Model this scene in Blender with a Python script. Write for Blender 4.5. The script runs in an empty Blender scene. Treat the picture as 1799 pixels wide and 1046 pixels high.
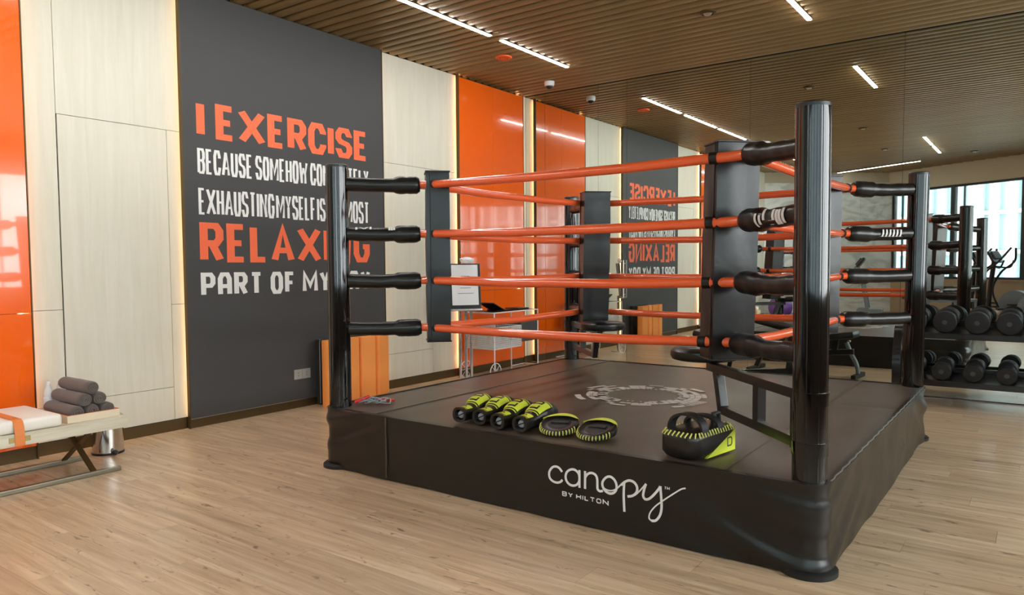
import bpy, bmesh, math, random
from mathutils import Vector, Matrix, noise
random.seed(7)
SC = bpy.context.scene
COL = SC.collection
PI = math.pi

# ------------------------------------------------------------------ camera
CAM = Vector((5.6251, -8.0861, 1.3))
YAW, PITCH, ROLL, FPX = math.radians(35.9731), math.radians(3.0069), math.radians(-0.4076), 1293.8
cf = Vector((-math.sin(YAW)*math.cos(PITCH), math.cos(YAW)*math.cos(PITCH), -math.sin(PITCH)))
cr = Vector((math.cos(YAW), math.sin(YAW), 0)); cu = cr.cross(cf)
cr, cu = cr*math.cos(ROLL)+cu*math.sin(ROLL), cu*math.cos(ROLL)-cr*math.sin(ROLL)
cd = bpy.data.cameras.new('camera'); cam = bpy.data.objects.new('camera', cd); COL.objects.link(cam)
m = Matrix((cr, cu, -cf)).transposed().to_4x4(); m.translation = CAM
cam.matrix_world = m
cd.sensor_width = 36; cd.sensor_fit = 'HORIZONTAL'; cd.lens = FPX*36/1799; cd.shift_y = 12.28/1799
cd.clip_start = 0.05; cd.clip_end = 300
SC.camera = cam

# ------------------------------------------------------------------ world, exposure
world = bpy.data.worlds.new('overcast_sky'); SC.world = world; world.use_nodes = True
bg = world.node_tree.nodes['Background']
bg.inputs[0].default_value = (0.985, 0.985, 1.0, 1); bg.inputs[1].default_value = 8.2
SC.view_settings.view_transform = 'Standard'; SC.view_settings.look = 'None'
SC.view_settings.gamma = 1; SC.view_settings.use_curve_mapping = False
SC.view_settings.exposure = 0.62
LAMP_E, COVE_E = 48.0, 14.0

# room outline (real coordinates): left wall x=0, mirror y=0, glass facade on the right and behind the camera
FAC = [(2.5, -12.2), (5.2, -10.55), (7.8, -8.6), (9.2, -6.0), (9.6, -3.0), (9.6, 0.0)]
MARB = [(0.0, -10.2), (2.5, -12.2)]
HC = 3.521
SILL, WTOP = 0.93, 3.06
for (a, b) in zip(FAC[:-1], FAC[1:]):          # sky portals: only guide the sampling of the sky through the windows
    ld = bpy.data.lights.new('window_portal', 'AREA'); lo = bpy.data.objects.new('window_portal', ld); COL.objects.link(lo)
    a = Vector(a); b = Vector(b); d = (b-a); n = Vector((-d.y, d.x)).normalized()
    ld.shape = 'RECTANGLE'; ld.size = d.length; ld.size_y = WTOP-SILL; ld.cycles.is_portal = True
    mid = (a+b)/2 - n*0.06
    X = Vector((d.x, d.y, 0)).normalized(); Z = Vector((-n.x, -n.y, 0)); Y = Z.cross(X)
    mm = Matrix((X, Y, Z)).transposed().to_4x4(); mm.translation = (mid.x, mid.y, (SILL+WTOP)/2)
    lo.matrix_world = mm

# ------------------------------------------------------------------ materials
def lin(c):
    return tuple(((x/255)/12.92 if x/255 <= 0.04045 else ((x/255+0.055)/1.055)**2.4) for x in c)
MATS = {}
def mat(name, rgb, rough=0.5, metal=0.0, var=0.08, scale=8.0, bump=0.0, bscale=60.0, coat=0.0, spec=0.5, stretch=(1, 1, 1), sheen=0.0, rvar=0.0):
    """procedural principled material: colour broken up by noise, optional fine relief"""
    if name in MATS: return MATS[name]
    M = bpy.data.materials.new(name); M.use_nodes = True; nt = M.node_tree; P = nt.nodes['Principled BSDF']
    c = lin(rgb)
    tc = nt.nodes.new('ShaderNodeTexCoord'); mp = nt.nodes.new('ShaderNodeMapping'); mp.inputs['Scale'].default_value = stretch
    nt.links.new(tc.outputs['Object'], mp.inputs[0])
    ns = nt.nodes.new('ShaderNodeTexNoise'); ns.inputs['Scale'].default_value = scale; ns.inputs['Detail'].default_value = 4
    nt.links.new(mp.outputs[0], ns.inputs[0])
    mx = nt.nodes.new('ShaderNodeMix'); mx.data_type = 'RGBA'
    mx.inputs['A'].default_value = (*[x*(1-var) for x in c], 1); mx.inputs['B'].default_value = (*[min(1, x*(1+var)) for x in c], 1)
    nt.links.new(ns.outputs['Fac'], mx.inputs['Factor']); nt.links.new(mx.outputs['Result'], P.inputs['Base Color'])
    P.inputs['Roughness'].default_value = rough; P.inputs['Metallic'].default_value = metal
    P.inputs['Specular IOR Level'].default_value = spec
    P.inputs['Coat Weight'].default_value = coat; P.inputs['Coat Roughness'].default_value = 0.03
    if sheen: P.inputs['Sheen Weight'].default_value = sheen
    if rvar:
        mr = nt.nodes.new('ShaderNodeMapRange'); mr.inputs['To Min'].default_value = max(0.02, rough-rvar); mr.inputs['To Max'].default_value = rough+rvar
        nt.links.new(ns.outputs['Fac'], mr.inputs['Value']); nt.links.new(mr.outputs[0], P.inputs['Roughness'])
    if bump:
        n2 = nt.nodes.new('ShaderNodeTexNoise'); n2.inputs['Scale'].default_value = bscale; n2.inputs['Detail'].default_value = 3
        nt.links.new(mp.outputs[0], n2.inputs[0])
        b = nt.nodes.new('ShaderNodeBump'); b.inputs['Strength'].default_value = bump; b.inputs['Distance'].default_value = 0.004
        nt.links.new(n2.outputs['Fac'], b.inputs['Height']); nt.links.new(b.outputs[0], P.inputs['Normal'])
    MATS[name] = M
    return M
def emit(name, rgb, s):
    M = bpy.data.materials.new(name); M.use_nodes = True; P = M.node_tree.nodes['Principled BSDF']
    P.inputs['Base Color'].default_value = (0.8, 0.8, 0.8, 1)
    P.inputs['Emission Color'].default_value = (*lin(rgb), 1); P.inputs['Emission Strength'].default_value = s
    MATS[name] = M
    return M
def wood_mat(name, c1, c2, c3, plank=None, rough=0.35, axis=0, gscale=1.0, knots=0.0):
    """wood grain running along an axis in world space; plank=(length,width) gives each board its own tone"""
    M = bpy.data.materials.new(name); M.use_nodes = True; nt = M.node_tree; P = nt.nodes['Principled BSDF']; L = nt.links
    geo = nt.nodes.new('ShaderNodeNewGeometry')
    mp = nt.nodes.new('ShaderNodeMapping'); L.new(geo.outputs['Position'], mp.inputs[0])
    st = [14, 14, 14]; st[axis] = 0.9; mp.inputs['Scale'].default_value = [s*gscale for s in st]
    vec = mp.outputs[0]
    if plank:
        PL, PW = plank
        sx = nt.nodes.new('ShaderNodeSeparateXYZ'); L.new(geo.outputs['Position'], sx.inputs[0])
        def mth(op, a, b=None):
            n = nt.nodes.new('ShaderNodeMath'); n.operation = op
            for i, v in enumerate((a, b)):
                if v is None: continue
                if isinstance(v, (int, float)): n.inputs[i].default_value = v
                else: L.new(v, n.inputs[i])
            return n.outputs[0]
        row = mth('FLOOR', mth('DIVIDE', sx.outputs['Y'], PW))
        off = mth('MULTIPLY', mth('FRACT', mth('MULTIPLY', row, 0.37)), PL)
        colm = mth('FLOOR', mth('DIVIDE', mth('ADD', sx.outputs['X'], off), PL))
        cb = nt.nodes.new('ShaderNodeCombineXYZ'); L.new(row, cb.inputs[0]); L.new(colm, cb.inputs[1])
        wn = nt.nodes.new('ShaderNodeTexWhiteNoise'); wn.noise_dimensions = '3D'; L.new(cb.outputs[0], wn.inputs['Vector'])
        va = nt.nodes.new('ShaderNodeVectorMath'); va.operation = 'MULTIPLY_ADD'
        va.inputs[1].default_value = (7, 7, 7); L.new(wn.outputs['Color'], va.inputs[0]); L.new(mp.outputs[0], va.inputs[2]); vec = va.outputs[0]
    n1 = nt.nodes.new('ShaderNodeTexNoise'); n1.inputs['Scale'].default_value = 1.6; n1.inputs['Detail'].default_value = 8; n1.inputs['Roughness'].default_value = 0.62
    n1.inputs['Distortion'].default_value = 0.6
    L.new(vec, n1.inputs[0])
    cr_ = nt.nodes.new('ShaderNodeValToRGB'); cr_.color_ramp.elements[0].position = 0.32; cr_.color_ramp.elements[1].position = 0.68
    cr_.color_ramp.elements[0].color = (*lin(c1), 1); cr_.color_ramp.elements[1].color = (*lin(c3), 1)
    e = cr_.color_ramp.elements.new(0.5); e.color = (*lin(c2), 1)
    L.new(n1.outputs['Fac'], cr_.inputs[0]); out = cr_.outputs[0]
    if plank:
        hs = nt.nodes.new('ShaderNodeHueSaturation'); mr = nt.nodes.new('ShaderNodeMapRange')
        mr.inputs['To Min'].default_value = 0.9; mr.inputs['To Max'].default_value = 1.08
        L.new(wn.outputs['Value'], mr.inputs['Value']); L.new(mr.outputs[0], hs.inputs['Value']); L.new(out, hs.inputs['Color']); out = hs.outputs[0]
    if knots:
        n3 = nt.nodes.new('ShaderNodeTexNoise'); n3.inputs['Scale'].default_value = 0.75; n3.inputs['Detail'].default_value = 3; n3.inputs['Roughness'].default_value = 0.6
        n3.inputs['Distortion'].default_value = 1.2
        mk3 = nt.nodes.new('ShaderNodeMapping'); mk3.inputs['Scale'].default_value = (9, 30, 1); L.new(geo.outputs['Position'], mk3.inputs[0]); L.new(mk3.outputs[0], n3.inputs[0])
        r3 = nt.nodes.new('ShaderNodeValToRGB'); r3.color_ramp.elements[0].position = 0.615; r3.color_ramp.elements[1].position = 0.72
        L.new(n3.outputs['Fac'], r3.inputs[0])
        mx = nt.nodes.new('ShaderNodeMix'); mx.data_type = 'RGBA'; mx.inputs['B'].default_value = (*lin((92, 66, 44)), 1)
        mk = nt.nodes.new('ShaderNodeMath'); mk.operation = 'MULTIPLY'; mk.inputs[1].default_value = knots
        L.new(r3.outputs[0], mk.inputs[0]); L.new(mk.outputs[0], mx.inputs['Factor']); L.new(out, mx.inputs['A']); out = mx.outputs['Result']
    L.new(out, P.inputs['Base Color']); P.inputs['Roughness'].default_value = rough
    b = nt.nodes.new('ShaderNodeBump'); b.inputs['Strength'].default_value = 0.12; b.inputs['Distance'].default_value = 0.003
    L.new(n1.outputs['Fac'], b.inputs['Height']); L.new(b.outputs[0], P.inputs['Normal'])
    MATS[name] = M
    return M

wood_mat('floor_wood', (178, 149, 116), (204, 175, 141), (222, 199, 167), plank=(1.32, 0.185), rough=0.3, axis=0, knots=0.75, gscale=0.9)
wood_mat('pale_wood', (214, 209, 190), (219, 214, 196), (224, 219, 203), rough=0.55, axis=2, gscale=0.8)
wood_mat('bench_wood', (190, 182, 158), (208, 200, 178), (220, 214, 196), rough=0.5, axis=1, gscale=1.2)
wood_mat('slat_wood', (122, 98, 59), (132, 107, 65), (142, 116, 73), rough=0.42, axis=0, gscale=0.6)
mat('ceiling_dark', (52, 40, 26), 0.8)
mat('orange_lacquer', (255, 104, 8), 0.14, coat=1.0, var=0.02)
mat('graphite', (66, 65, 65), 0.62, var=0.05, scale=3, bump=0.05)
mat('bronze', (92, 74, 44), 0.42, metal=0.55, var=0.06)
mat('print_orange', (255, 112, 68), 0.6, var=0.06, scale=30)
mat('print_white', (238, 236, 232), 0.6, var=0.03)
M = mat('mirror_glass', (226, 232, 226), 0.0, metal=1.0, var=0.0)
mat('dark_gap', (40, 36, 30), 0.7)
mat('black_vinyl', (24, 23, 22), 0.31, var=0.2, scale=5, bump=0.25, bscale=14, spec=0.5)
mat('skirt_vinyl', (25, 23, 21), 0.3, var=0.25, scale=3, bump=0.3, bscale=9, rvar=0.06)
mat('canvas_vinyl', (84, 72, 60), 0.38, var=0.14, scale=2.2, bump=0.06, bscale=26, rvar=0.08)
mat('canvas_print', (206, 200, 190), 0.5, var=0.12, scale=30)
mat('post_black', (10, 10, 11), 0.07, var=0.1, spec=0.6)
mat('rope_orange', (255, 104, 54), 0.22, coat=1.0, var=0.05)
mat('metal_black', (26, 24, 23), 0.3, var=0.1, coat=0.2)
mat('rubber_black', (22, 22, 23), 0.55, var=0.15)
mat('dumbbell_face', (70, 70, 72), 0.5, var=0.1)
mat('chrome', (205, 203, 200), 0.12, metal=1.0, var=0.02)
mat('steel', (190, 188, 182), 0.3, metal=0.9, var=0.04)
mat('glove_black', (34, 31, 29), 0.3, var=0.15, bump=0.08, bscale=40)
mat('neon_yellow', (214, 226, 62), 0.45, var=0.06)
mat('stitch_yellow', (226, 224, 110), 0.5, var=0.05)
mat('wrap_grey', (176, 178, 184), 0.7, var=0.1, scale=40)
mat('cushion_cream', (238, 232, 222), 0.6, var=0.03, bump=0.05)
mat('leather_tan', (226, 130, 62), 0.5, var=0.08)
mat('towel_grey', (98, 88, 82), 0.95, var=0.12, scale=60, bump=0.5, bscale=220, sheen=0.3)
mat('tray_wood', (226, 208, 180), 0.5, var=0.04)
mat('tray_lining', (238, 128, 70), 0.6, var=0.04)
mat('foam_orange', (255, 160, 78), 0.7, var=0.03)
mat('foam_black', (48, 42, 38), 0.7)
mat('white_plastic', (236, 236, 234), 0.35, var=0.02)
mat('socket_grey', (172, 170, 164), 0.4, metal=0.3)
mat('black_plastic', (24, 24, 26), 0.35)
mat('paper_white', (240, 242, 244), 0.6, var=0.02)
mat('ink_grey', (130, 134, 140), 0.7)
mat('cable_grey', (158, 166, 170), 0.4, var=0.1)
mat('handle_red', (232, 52, 38), 0.4)
mat('grey_machine', (112, 122, 130), 0.35, var=0.08)
mat('purple_vinyl', (112, 66, 150), 0.4)
mat('concrete_tan', (170, 150, 122), 0.6, var=0.06)
mat('bulkhead_tan', (196, 184, 160), 0.6, var=0.03)
mat('frame_dark', (58, 62, 64), 0.4, metal=0.4)
mat('tower_pale', (150, 162, 164), 0.5, var=0.06, scale=0.5)
mat('tower_glass', (104, 126, 132), 0.25, var=0.12, scale=0.4)
mat('orange_grille', (238, 92, 40), 0.5)
mat('rail_metal', (134, 128, 110), 0.35, metal=0.6)
mat('brass', (168, 150, 100), 0.35, metal=0.8)
emit('lamp_white', (250, 248, 246), LAMP_E)
emit('cove_warm', (255, 204, 146), COVE_E)
# marble
Mm = bpy.data.materials.new('marble'); Mm.use_nodes = True; nt = Mm.node_tree; Pm = nt.nodes['Principled BSDF']
g = nt.nodes.new('ShaderNodeNewGeometry'); nz = nt.nodes.new('ShaderNodeTexNoise'); nz.inputs['Scale'].default_value = 1.1; nz.inputs['Detail'].default_value = 9; nz.inputs['Distortion'].default_value = 2.2
mpp = nt.nodes.new('ShaderNodeMapping'); mpp.inputs['Rotation'].default_value = (0.5, 0.6, 0.2); mpp.inputs['Scale'].default_value = (1, 1, 2.6)
nt.links.new(g.outputs['Position'], mpp.inputs[0]); nt.links.new(mpp.outputs[0], nz.inputs[0])
rp = nt.nodes.new('ShaderNodeValToRGB'); rp.color_ramp.elements[0].position = 0.38; rp.color_ramp.elements[0].color = (*lin((196, 204, 203)), 1)
rp.color_ramp.elements[1].position = 0.56; rp.color_ramp.elements[1].color = (*lin((230, 236, 233)), 1)
nt.links.new(nz.outputs['Fac'], rp.inputs[0]); nt.links.new(rp.outputs[0], Pm.inputs['Base Color']); Pm.inputs['Roughness'].default_value = 0.25
MATS['marble'] = Mm
# window glass: clear sheet with a fresnel reflection
Mg = bpy.data.materials.new('window_glass'); Mg.use_nodes = True; nt = Mg.node_tree; nt.nodes.remove(nt.nodes['Principled BSDF'])
t_ = nt.nodes.new('ShaderNodeBsdfTransparent'); t_.inputs[0].default_value = (0.95, 0.97, 0.965, 1); gl = nt.nodes.new('ShaderNodeBsdfGlossy'); gl.inputs['Roughness'].default_value = 0.01
fr = nt.nodes.new('ShaderNodeFresnel'); fr.inputs[0].default_value = 1.45; ms = nt.nodes.new('ShaderNodeMixShader')
nt.links.new(fr.outputs[0], ms.inputs[0]); nt.links.new(t_.outputs[0], ms.inputs[1]); nt.links.new(gl.outputs[0], ms.inputs[2])
nt.links.new(ms.outputs[0], nt.nodes['Material Output'].inputs[0]); MATS['window_glass'] = Mg
Mb = bpy.data.materials.new('clear_bottle'); Mb.use_nodes = True; nt = Mb.node_tree; Pb = nt.nodes['Principled BSDF']
Pb.inputs['Base Color'].default_value = (0.93, 0.93, 0.96, 1); Pb.inputs['Roughness'].default_value = 0.1; Pb.inputs['Alpha'].default_value = 0.55
nz = nt.nodes.new('ShaderNodeTexNoise'); nz.inputs['Scale'].default_value = 20; bb = nt.nodes.new('ShaderNodeBump'); bb.inputs['Strength'].default_value = 0.2
nt.links.new(nz.outputs['Fac'], bb.inputs['Height']); nt.links.new(bb.outputs[0], Pb.inputs['Normal']); MATS['clear_bottle'] = Mb

# ------------------------------------------------------------------ geometry helpers
class MB:
    """collects shapes; build() links them as one mesh object"""
    def __init__(s): s.v = []; s.f = []
    def add(s, vs, fs):
        o = len(s.v); s.v += [Vector(v) for v in vs]; s.f += [tuple(i+o for i in f) for f in fs]; return s
    def box(s, lo, hi, M=None, bev=0.0):
        lo = Vector(lo); hi = Vector(hi)
        if bev:
            bm = bmesh.new(); bmesh.ops.create_cube(bm, size=1)
            for v in bm.verts: v.co = Vector(((v.co[i]+0.5)*(hi[i]-lo[i])+lo[i]) for i in range(3))
            bmesh.ops.bevel(bm, geom=bm.edges[:], offset=bev, segments=2, affect='EDGES', profile=0.6)
            bm.verts.index_update(); vs = [v.co.copy() for v in bm.verts]; fs = [tuple(v.index for v in f.verts) for f in bm.faces]; bm.free()
        else:
            vs = [Vector((hi[0] if i & 1 else lo[0], hi[1] if i & 2 else lo[1], hi[2] if i & 4 else lo[2])) for i in range(8)]
            fs = [(0, 2, 3, 1), (4, 5, 7, 6), (0, 1, 5, 4), (2, 6, 7, 3), (0, 4, 6, 2), (1, 3, 7, 5)]
        if M: vs = [M @ v for v in vs]
        return s.add(vs, fs)
    def bar(s, a, b, w, h, up=(0, 0, 1), bev=0.0):
        """rectangular bar from a to b, w sideways, h along up"""
        a = Vector(a); b = Vector(b); d = b-a; L = d.length; x = d/L; u = Vector(up); y = u.cross(x)
        if y.length < 1e-5: y = Vector((0, 1, 0)).cross(x)
        y.normalize(); z = x.cross(y)
        M = Matrix((x, y, z)).transposed().to_4x4(); M.translation = a
        return s.box((0, -w/2, -h/2), (L, w/2, h/2), M, bev)
    def tube(s, pts, r, n=12, cap=True, closed=False, ell=1.0):
        pts = [Vector(p) for p in pts]; k = len(pts); rs = r if isinstance(r, (list, tuple)) else [r]*k
        prev = None; o = len(s.v)
        for i, p in enumerate(pts):
            if closed: t = pts[(i+1) % k]-pts[i-1]
            else: t = pts[min(i+1, k-1)]-pts[max(i-1, 0)]
            t.normalize()
            if prev is None:
                a = Vector((0, 0, 1)) if abs(t.z) < 0.9 else Vector((1, 0, 0))
                x = (a-t*a.dot(t)).normalized()
            else: x = (prev-t*prev.dot(t)).normalized()
            prev = x; y = t.cross(x)
            for j in range(n):
                an = 2*PI*j/n; s.v.append(p+(x*math.cos(an)*ell+y*math.sin(an))*rs[i])
        for i in range(k if closed else k-1):
            for j in range(n):
                a0 = o+i*n+j; a1 = o+i*n+(j+1) % n; i2 = (i+1) % k; b0 = o+i2*n+j; b1 = o+i2*n+(j+1) % n
                s.f.append((a0, a1, b1, b0))
        if cap and not closed:
            s.f.append(tuple(o+j for j in range(n))[::-1]); s.f.append(tuple(o+(k-1)*n+j for j in range(n)))
        return s
    def lathe(s, prof, n=32, M=None, flute=None):
        """profile of (r,z) turned about z"""
        o = len(s.v)
        for (r, z) in prof:
            for j in range(n):
                a = 2*PI*j/n; rr = r*(flute(j) if flute else 1); v = Vector((rr*math.cos(a), rr*math.sin(a), z)); s.v.append(M @ v if M else v)
        for i in range(len(prof)-1):
            for j in range(n):
                s.f.append((o+i*n+j, o+i*n+(j+1) % n, o+(i+1)*n+(j+1) % n, o+(i+1)*n+j))
        if prof[0][0] > 1e-6: s.f.append(tuple(o+j for j in range(n))[::-1])
        if prof[-1][0] > 1e-6: s.f.append(tuple(o+(len(prof)-1)*n+j for j in range(n)))
        return s
    def poly(s, pts, z0, z1):
        n = len(pts); o = len(s.v)
        s.v += [Vector((p[0], p[1], z0)) for p in pts]+[Vector((p[0], p[1], z1)) for p in pts]
        s.f.append(tuple(o+i for i in range(n))[::-1]); s.f.append(tuple(o+n+i for i in range(n)))
        for i in range(n): s.f.append((o+i, o+(i+1) % n, o+n+(i+1) % n, o+n+i))
        return s
    def grid(s, rows, closed=False):
        o = len(s.v); n = len(rows[0])
        for r in rows: s.v += [Vector(p) for p in r]
        for i in range(len(rows)-1):
            for j in range(n if closed else n-1):
                s.f.append((o+i*n+j, o+i*n+(j+1) % n, o+(i+1)*n+(j+1) % n, o+(i+1)*n+j))
        return s
    def strokes(s, lines, t, fn, thick=0.0008, step=None):
        """thick polylines in a 2-D chart mapped to space by fn(a,b,h)"""
        for li, pl in enumerate(lines):
            th = thick+0.00025*(li % 5)
            p = [Vector(q) for q in pl]; closed = (p[0]-p[-1]).length < 1e-6 and len(p) > 2
            if closed: p = p[:-1]
            if step:
                q = []
                for i in range(len(p) if closed else len(p)-1):
                    a = p[i]; b = p[(i+1) % len(p)]; k = max(1, int((b-a).length/step))
                    q += [a+(b-a)*j/k for j in range(k)]
                if not closed: q.append(p[-1])
                p = q
            k = len(p); Lr = []
            for i in range(k):
                d0 = (p[i]-p[i-1]) if (i > 0 or closed) else None
                d1 = (p[(i+1) % k]-p[i]) if (i < k-1 or closed) else None
                d0 = d1 if d0 is None else d0; d1 = d0 if d1 is None else d1
                n0 = Vector((-d0.y, d0.x)).normalized(); n1 = Vector((-d1.y, d1.x)).normalized()
                mt = n0+n1
                if mt.length < 0.3: mt = n0
                mt.normalize(); sc = min(1/max(0.35, mt.dot(n0)), 2.0)
                Lr.append((p[i]+mt*t/2*sc, p[i]-mt*t/2*sc))
            o = len(s.v)
            for vi, (a, b) in enumerate(Lr):
                th = thick+0.00025*(li % 5)+0.00006*min(vi, 12)
                s.v += [Vector(fn(a.x, a.y, th)), Vector(fn(b.x, b.y, th)), Vector(fn(a.x, a.y, 0)), Vector(fn(b.x, b.y, 0))]
            for i in range(k if closed else k-1):
                a = o+4*i; b = o+4*((i+1) % k)
                s.f += [(a, a+1, b+1, b), (a, b, b+2, a+2), (a+1, a+3, b+3, b+1)]
        return s
    def build(s, name, material, parent=None, smooth=False, off=None, ang=None):
        base = off if off is not None else (OFF.get(parent.name, Vector((0, 0, 0))) if parent else Vector((0, 0, 0)))
        me = bpy.data.meshes.new(name); me.from_pydata([v-base for v in s.v], [], s.f); me.update()
        bm = bmesh.new(); bm.from_mesh(me); bmesh.ops.recalc_face_normals(bm, faces=bm.faces[:])
        if smooth:
            lim = math.radians(ang or 40)
            for f in bm.faces: f.smooth = True
            for e in bm.edges:
                if len(e.link_faces) == 2 and e.calc_face_angle(0) > lim: e.smooth = False
        bm.to_mesh(me); bm.free()
        me.materials.append(MATS[material])
        o = bpy.data.objects.new(name, me); COL.objects.link(o)
        if parent: o.parent = parent; OFF[o.name] = base
        elif off is not None: o.location = off; OFF[o.name] = base
        return o
OFF = {}
def tag(o, label=None, cat=None, group=None, kind=None):
    if label: o['label'] = label
    if cat: o['category'] = cat
    if group: o['group'] = group
    if kind: o['kind'] = kind
    return o
def thing(name, label, cat, base, group=None, kind=None, rz=0.0):
    """an Empty at the thing's base; its parts are built in world coordinates (rz=0) or local ones (local)"""
    o = bpy.data.objects.new(name, None); COL.objects.link(o); o.empty_display_size = 0.1
    o.location = base; o.rotation_euler = (0, 0, rz); OFF[o.name] = Vector(base)
    return tag(o, label, cat, group, kind)
def local(name, label, cat, base, rz=0.0, group=None):
    o = thing(name, label, cat, base, group, None, rz); OFF[o.name] = Vector((0, 0, 0)); return o
def copy_tree(o, parent=None):
    c = o.copy(); COL.objects.link(c); c.parent = parent; OFF[c.name] = OFF.get(o.name, Vector((0, 0, 0)))
    for ch in list(o.children): copy_tree(ch, c)
    return c
def shared(name, me, material, parent, loc, scale=(1, 1, 1), rz=0):
    o = bpy.data.objects.new(name, me); COL.objects.link(o); o.parent = parent; o.location = loc; o.scale = scale; o.rotation_euler = (0, 0, rz)
    return o
def catmull(pts, n=6):
    p = [Vector(q) for q in pts]; closed = (p[0]-p[-1]).length < 1e-6; out = []
    for i in range(len(p)-1):
        p0 = p[i-1] if i > 0 else (p[-2] if closed else p[0]*2-p[1]); p1 = p[i]; p2 = p[i+1]
        p3 = p[i+2] if i+2 < len(p) else (p[1] if closed else p2*2-p1)
        for k in range(n):
            t = k/n; out.append(0.5*((2*p1)+(p2-p0)*t+(2*p0-5*p1+4*p2-p3)*t*t+(3*p1-p0-3*p2+p3)*t**3))
    out.append(p[-1]); return out
# block letters as centre lines on a unit cell
c_ = 0.22
GL = {
 'A': [[(0, 0), (0.5, 1), (1, 0)], [(0.2, 0.3), (0.8, 0.3)]],
 'a': [[(0, 0), (0, 1-c_), (c_, 1), (1-c_, 1), (1, 1-c_), (1, 0)], [(0, 0.4), (1, 0.4)]],
 'B': [[(0, 0), (0, 1), (0.8, 1), (1, 0.85), (1, 0.65), (0.8, 0.52), (0, 0.52)], [(0.8, 0.52), (1, 0.38), (1, 0.14), (0.8, 0), (0, 0)]],
 'C': [[(1, 0.7), (1, 1-c_), (1-c_, 1), (c_, 1), (0, 1-c_), (0, c_), (c_, 0), (1-c_, 0), (1, c_), (1, 0.3)]],
 'D': [[(0, 0), (0, 1), (1-c_, 1), (1, 1-c_), (1, c_), (1-c_, 0), (0, 0)]],
 'E': [[(1, 1), (0, 1), (0, 0), (1, 0)], [(0, 0.5), (0.85, 0.5)]],
 'F': [[(1, 1), (0, 1), (0, 0)], [(0, 0.5), (0.85, 0.5)]],
 'G': [[(1, 0.75), (1, 1-c_), (1-c_, 1), (c_, 1), (0, 1-c_), (0, c_), (c_, 0), (1-c_, 0), (1, c_), (1, 0.48), (0.6, 0.48)]],
 'H': [[(0, 0), (0, 1)], [(1, 0), (1, 1)], [(0, 0.5), (1, 0.5)]],
 'I': [[(0, 0), (0, 1)]],
 'L': [[(0, 1), (0, 0), (1, 0)]],
 'M': [[(0, 0), (0, 1), (0.5, 0.3), (1, 1), (1, 0)]],
 'N': [[(0, 0), (0, 1), (1, 0), (1, 1)]],
 'O': [[(0, c_), (0, 1-c_), (c_, 1), (1-c_, 1), (1, 1-c_), (1, c_), (1-c_, 0), (c_, 0), (0, c_)]],
 'P': [[(0, 0), (0, 1), (1-c_, 1), (1, 0.85), (1, 0.57), (1-c_, 0.44), (0, 0.44)]],
 'R': [[(0, 0), (0, 1), (1-c_, 1), (1, 0.85), (1, 0.62), (1-c_, 0.48), (0, 0.48)], [(0.5, 0.48), (1, 0)]],
 'S': [[(1, 0.76), (1, 1-c_), (1-c_, 1), (c_, 1), (0, 0.85), (0, 0.66), (0.2, 0.54), (0.8, 0.46), (1, 0.34), (1, 0.15), (1-c_, 0), (c_, 0), (0, c_), (0, 0.26)]],
 'T': [[(0, 1), (1, 1)], [(0.5, 1), (0.5, 0)]],
 'U': [[(0, 1), (0, c_), (c_, 0), (1-c_, 0), (1, c_), (1, 1)]],
 'W': [[(0, 1), (0.22, 0), (0.5, 0.75), (0.78, 0), (1, 1)]],
 'X': [[(0, 0), (1, 1)], [(0, 1), (1, 0)]],
 'Y': [[(0, 1), (0.5, 0.5), (1, 1)], [(0.5, 0.5), (0.5, 0)]],
}
WID = {'I': 0.0, 'N': 1.2, 'X': 1.45, 'A': 1.25, 'M': 1.55, 'W': 1.7, 'E': 0.85, 'F': 0.8, 'L': 0.8}
WIDA = {'a': 1.0}
def text_lines(txt, a0, a1, b0, b1, t, gap=0.5, space=0.6):
    """stroke centre lines for a line of text filling [a0,a1]x[b0,b1] with stroke t"""
    units = 0; ng = 0; nl = 0; prev = None
    for ch in txt:
        if ch == ' ': units += space
        else:
            units += WIDA.get(ch, WID.get(ch.upper(), 1.0)); nl += 1
    gaps = sum(1 for i in range(len(txt)-1) if txt[i] != ' ' and txt[i+1] != ' ')
    spaces = txt.count(' ')
    # every letter needs t for its stroke, gap*t between letters
    free = (a1-a0) - nl*t - gaps*gap*t - spaces*gap*t
    cw = free/units; x = a0+t/2; out = []
    for i, ch in enumerate(txt):
        if ch == ' ': x += cw*space+gap*t; continue
        w = WIDA.get(ch, WID.get(ch.upper(), 1.0))*cw
        for pl in GL[ch]: out.append([(x+q[0]*w, b0+t/2+q[1]*(b1-b0-t)) for q in pl])
        x += w+t
        if i+1 < len(txt) and txt[i+1] != ' ': x += gap*t
    return out

# ================================================================== THE SETTING
def facade_x(y):
    """x of the glass facade at a given y"""
    for (a, b) in zip(FAC[:-1], FAC[1:]):
        if a[1] <= y <= b[1]: return a[0]+(b[0]-a[0])*(y-a[1])/(b[1]-a[1])
    return FAC[0][0] if y < FAC[0][1] else FAC[-1][0]
def marble_x(y):
    return 0.0 if y > -10.2 else (-10.2-y)*1.25
OUT = [(0, 0), (0, -10.2)]+FAC
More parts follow.
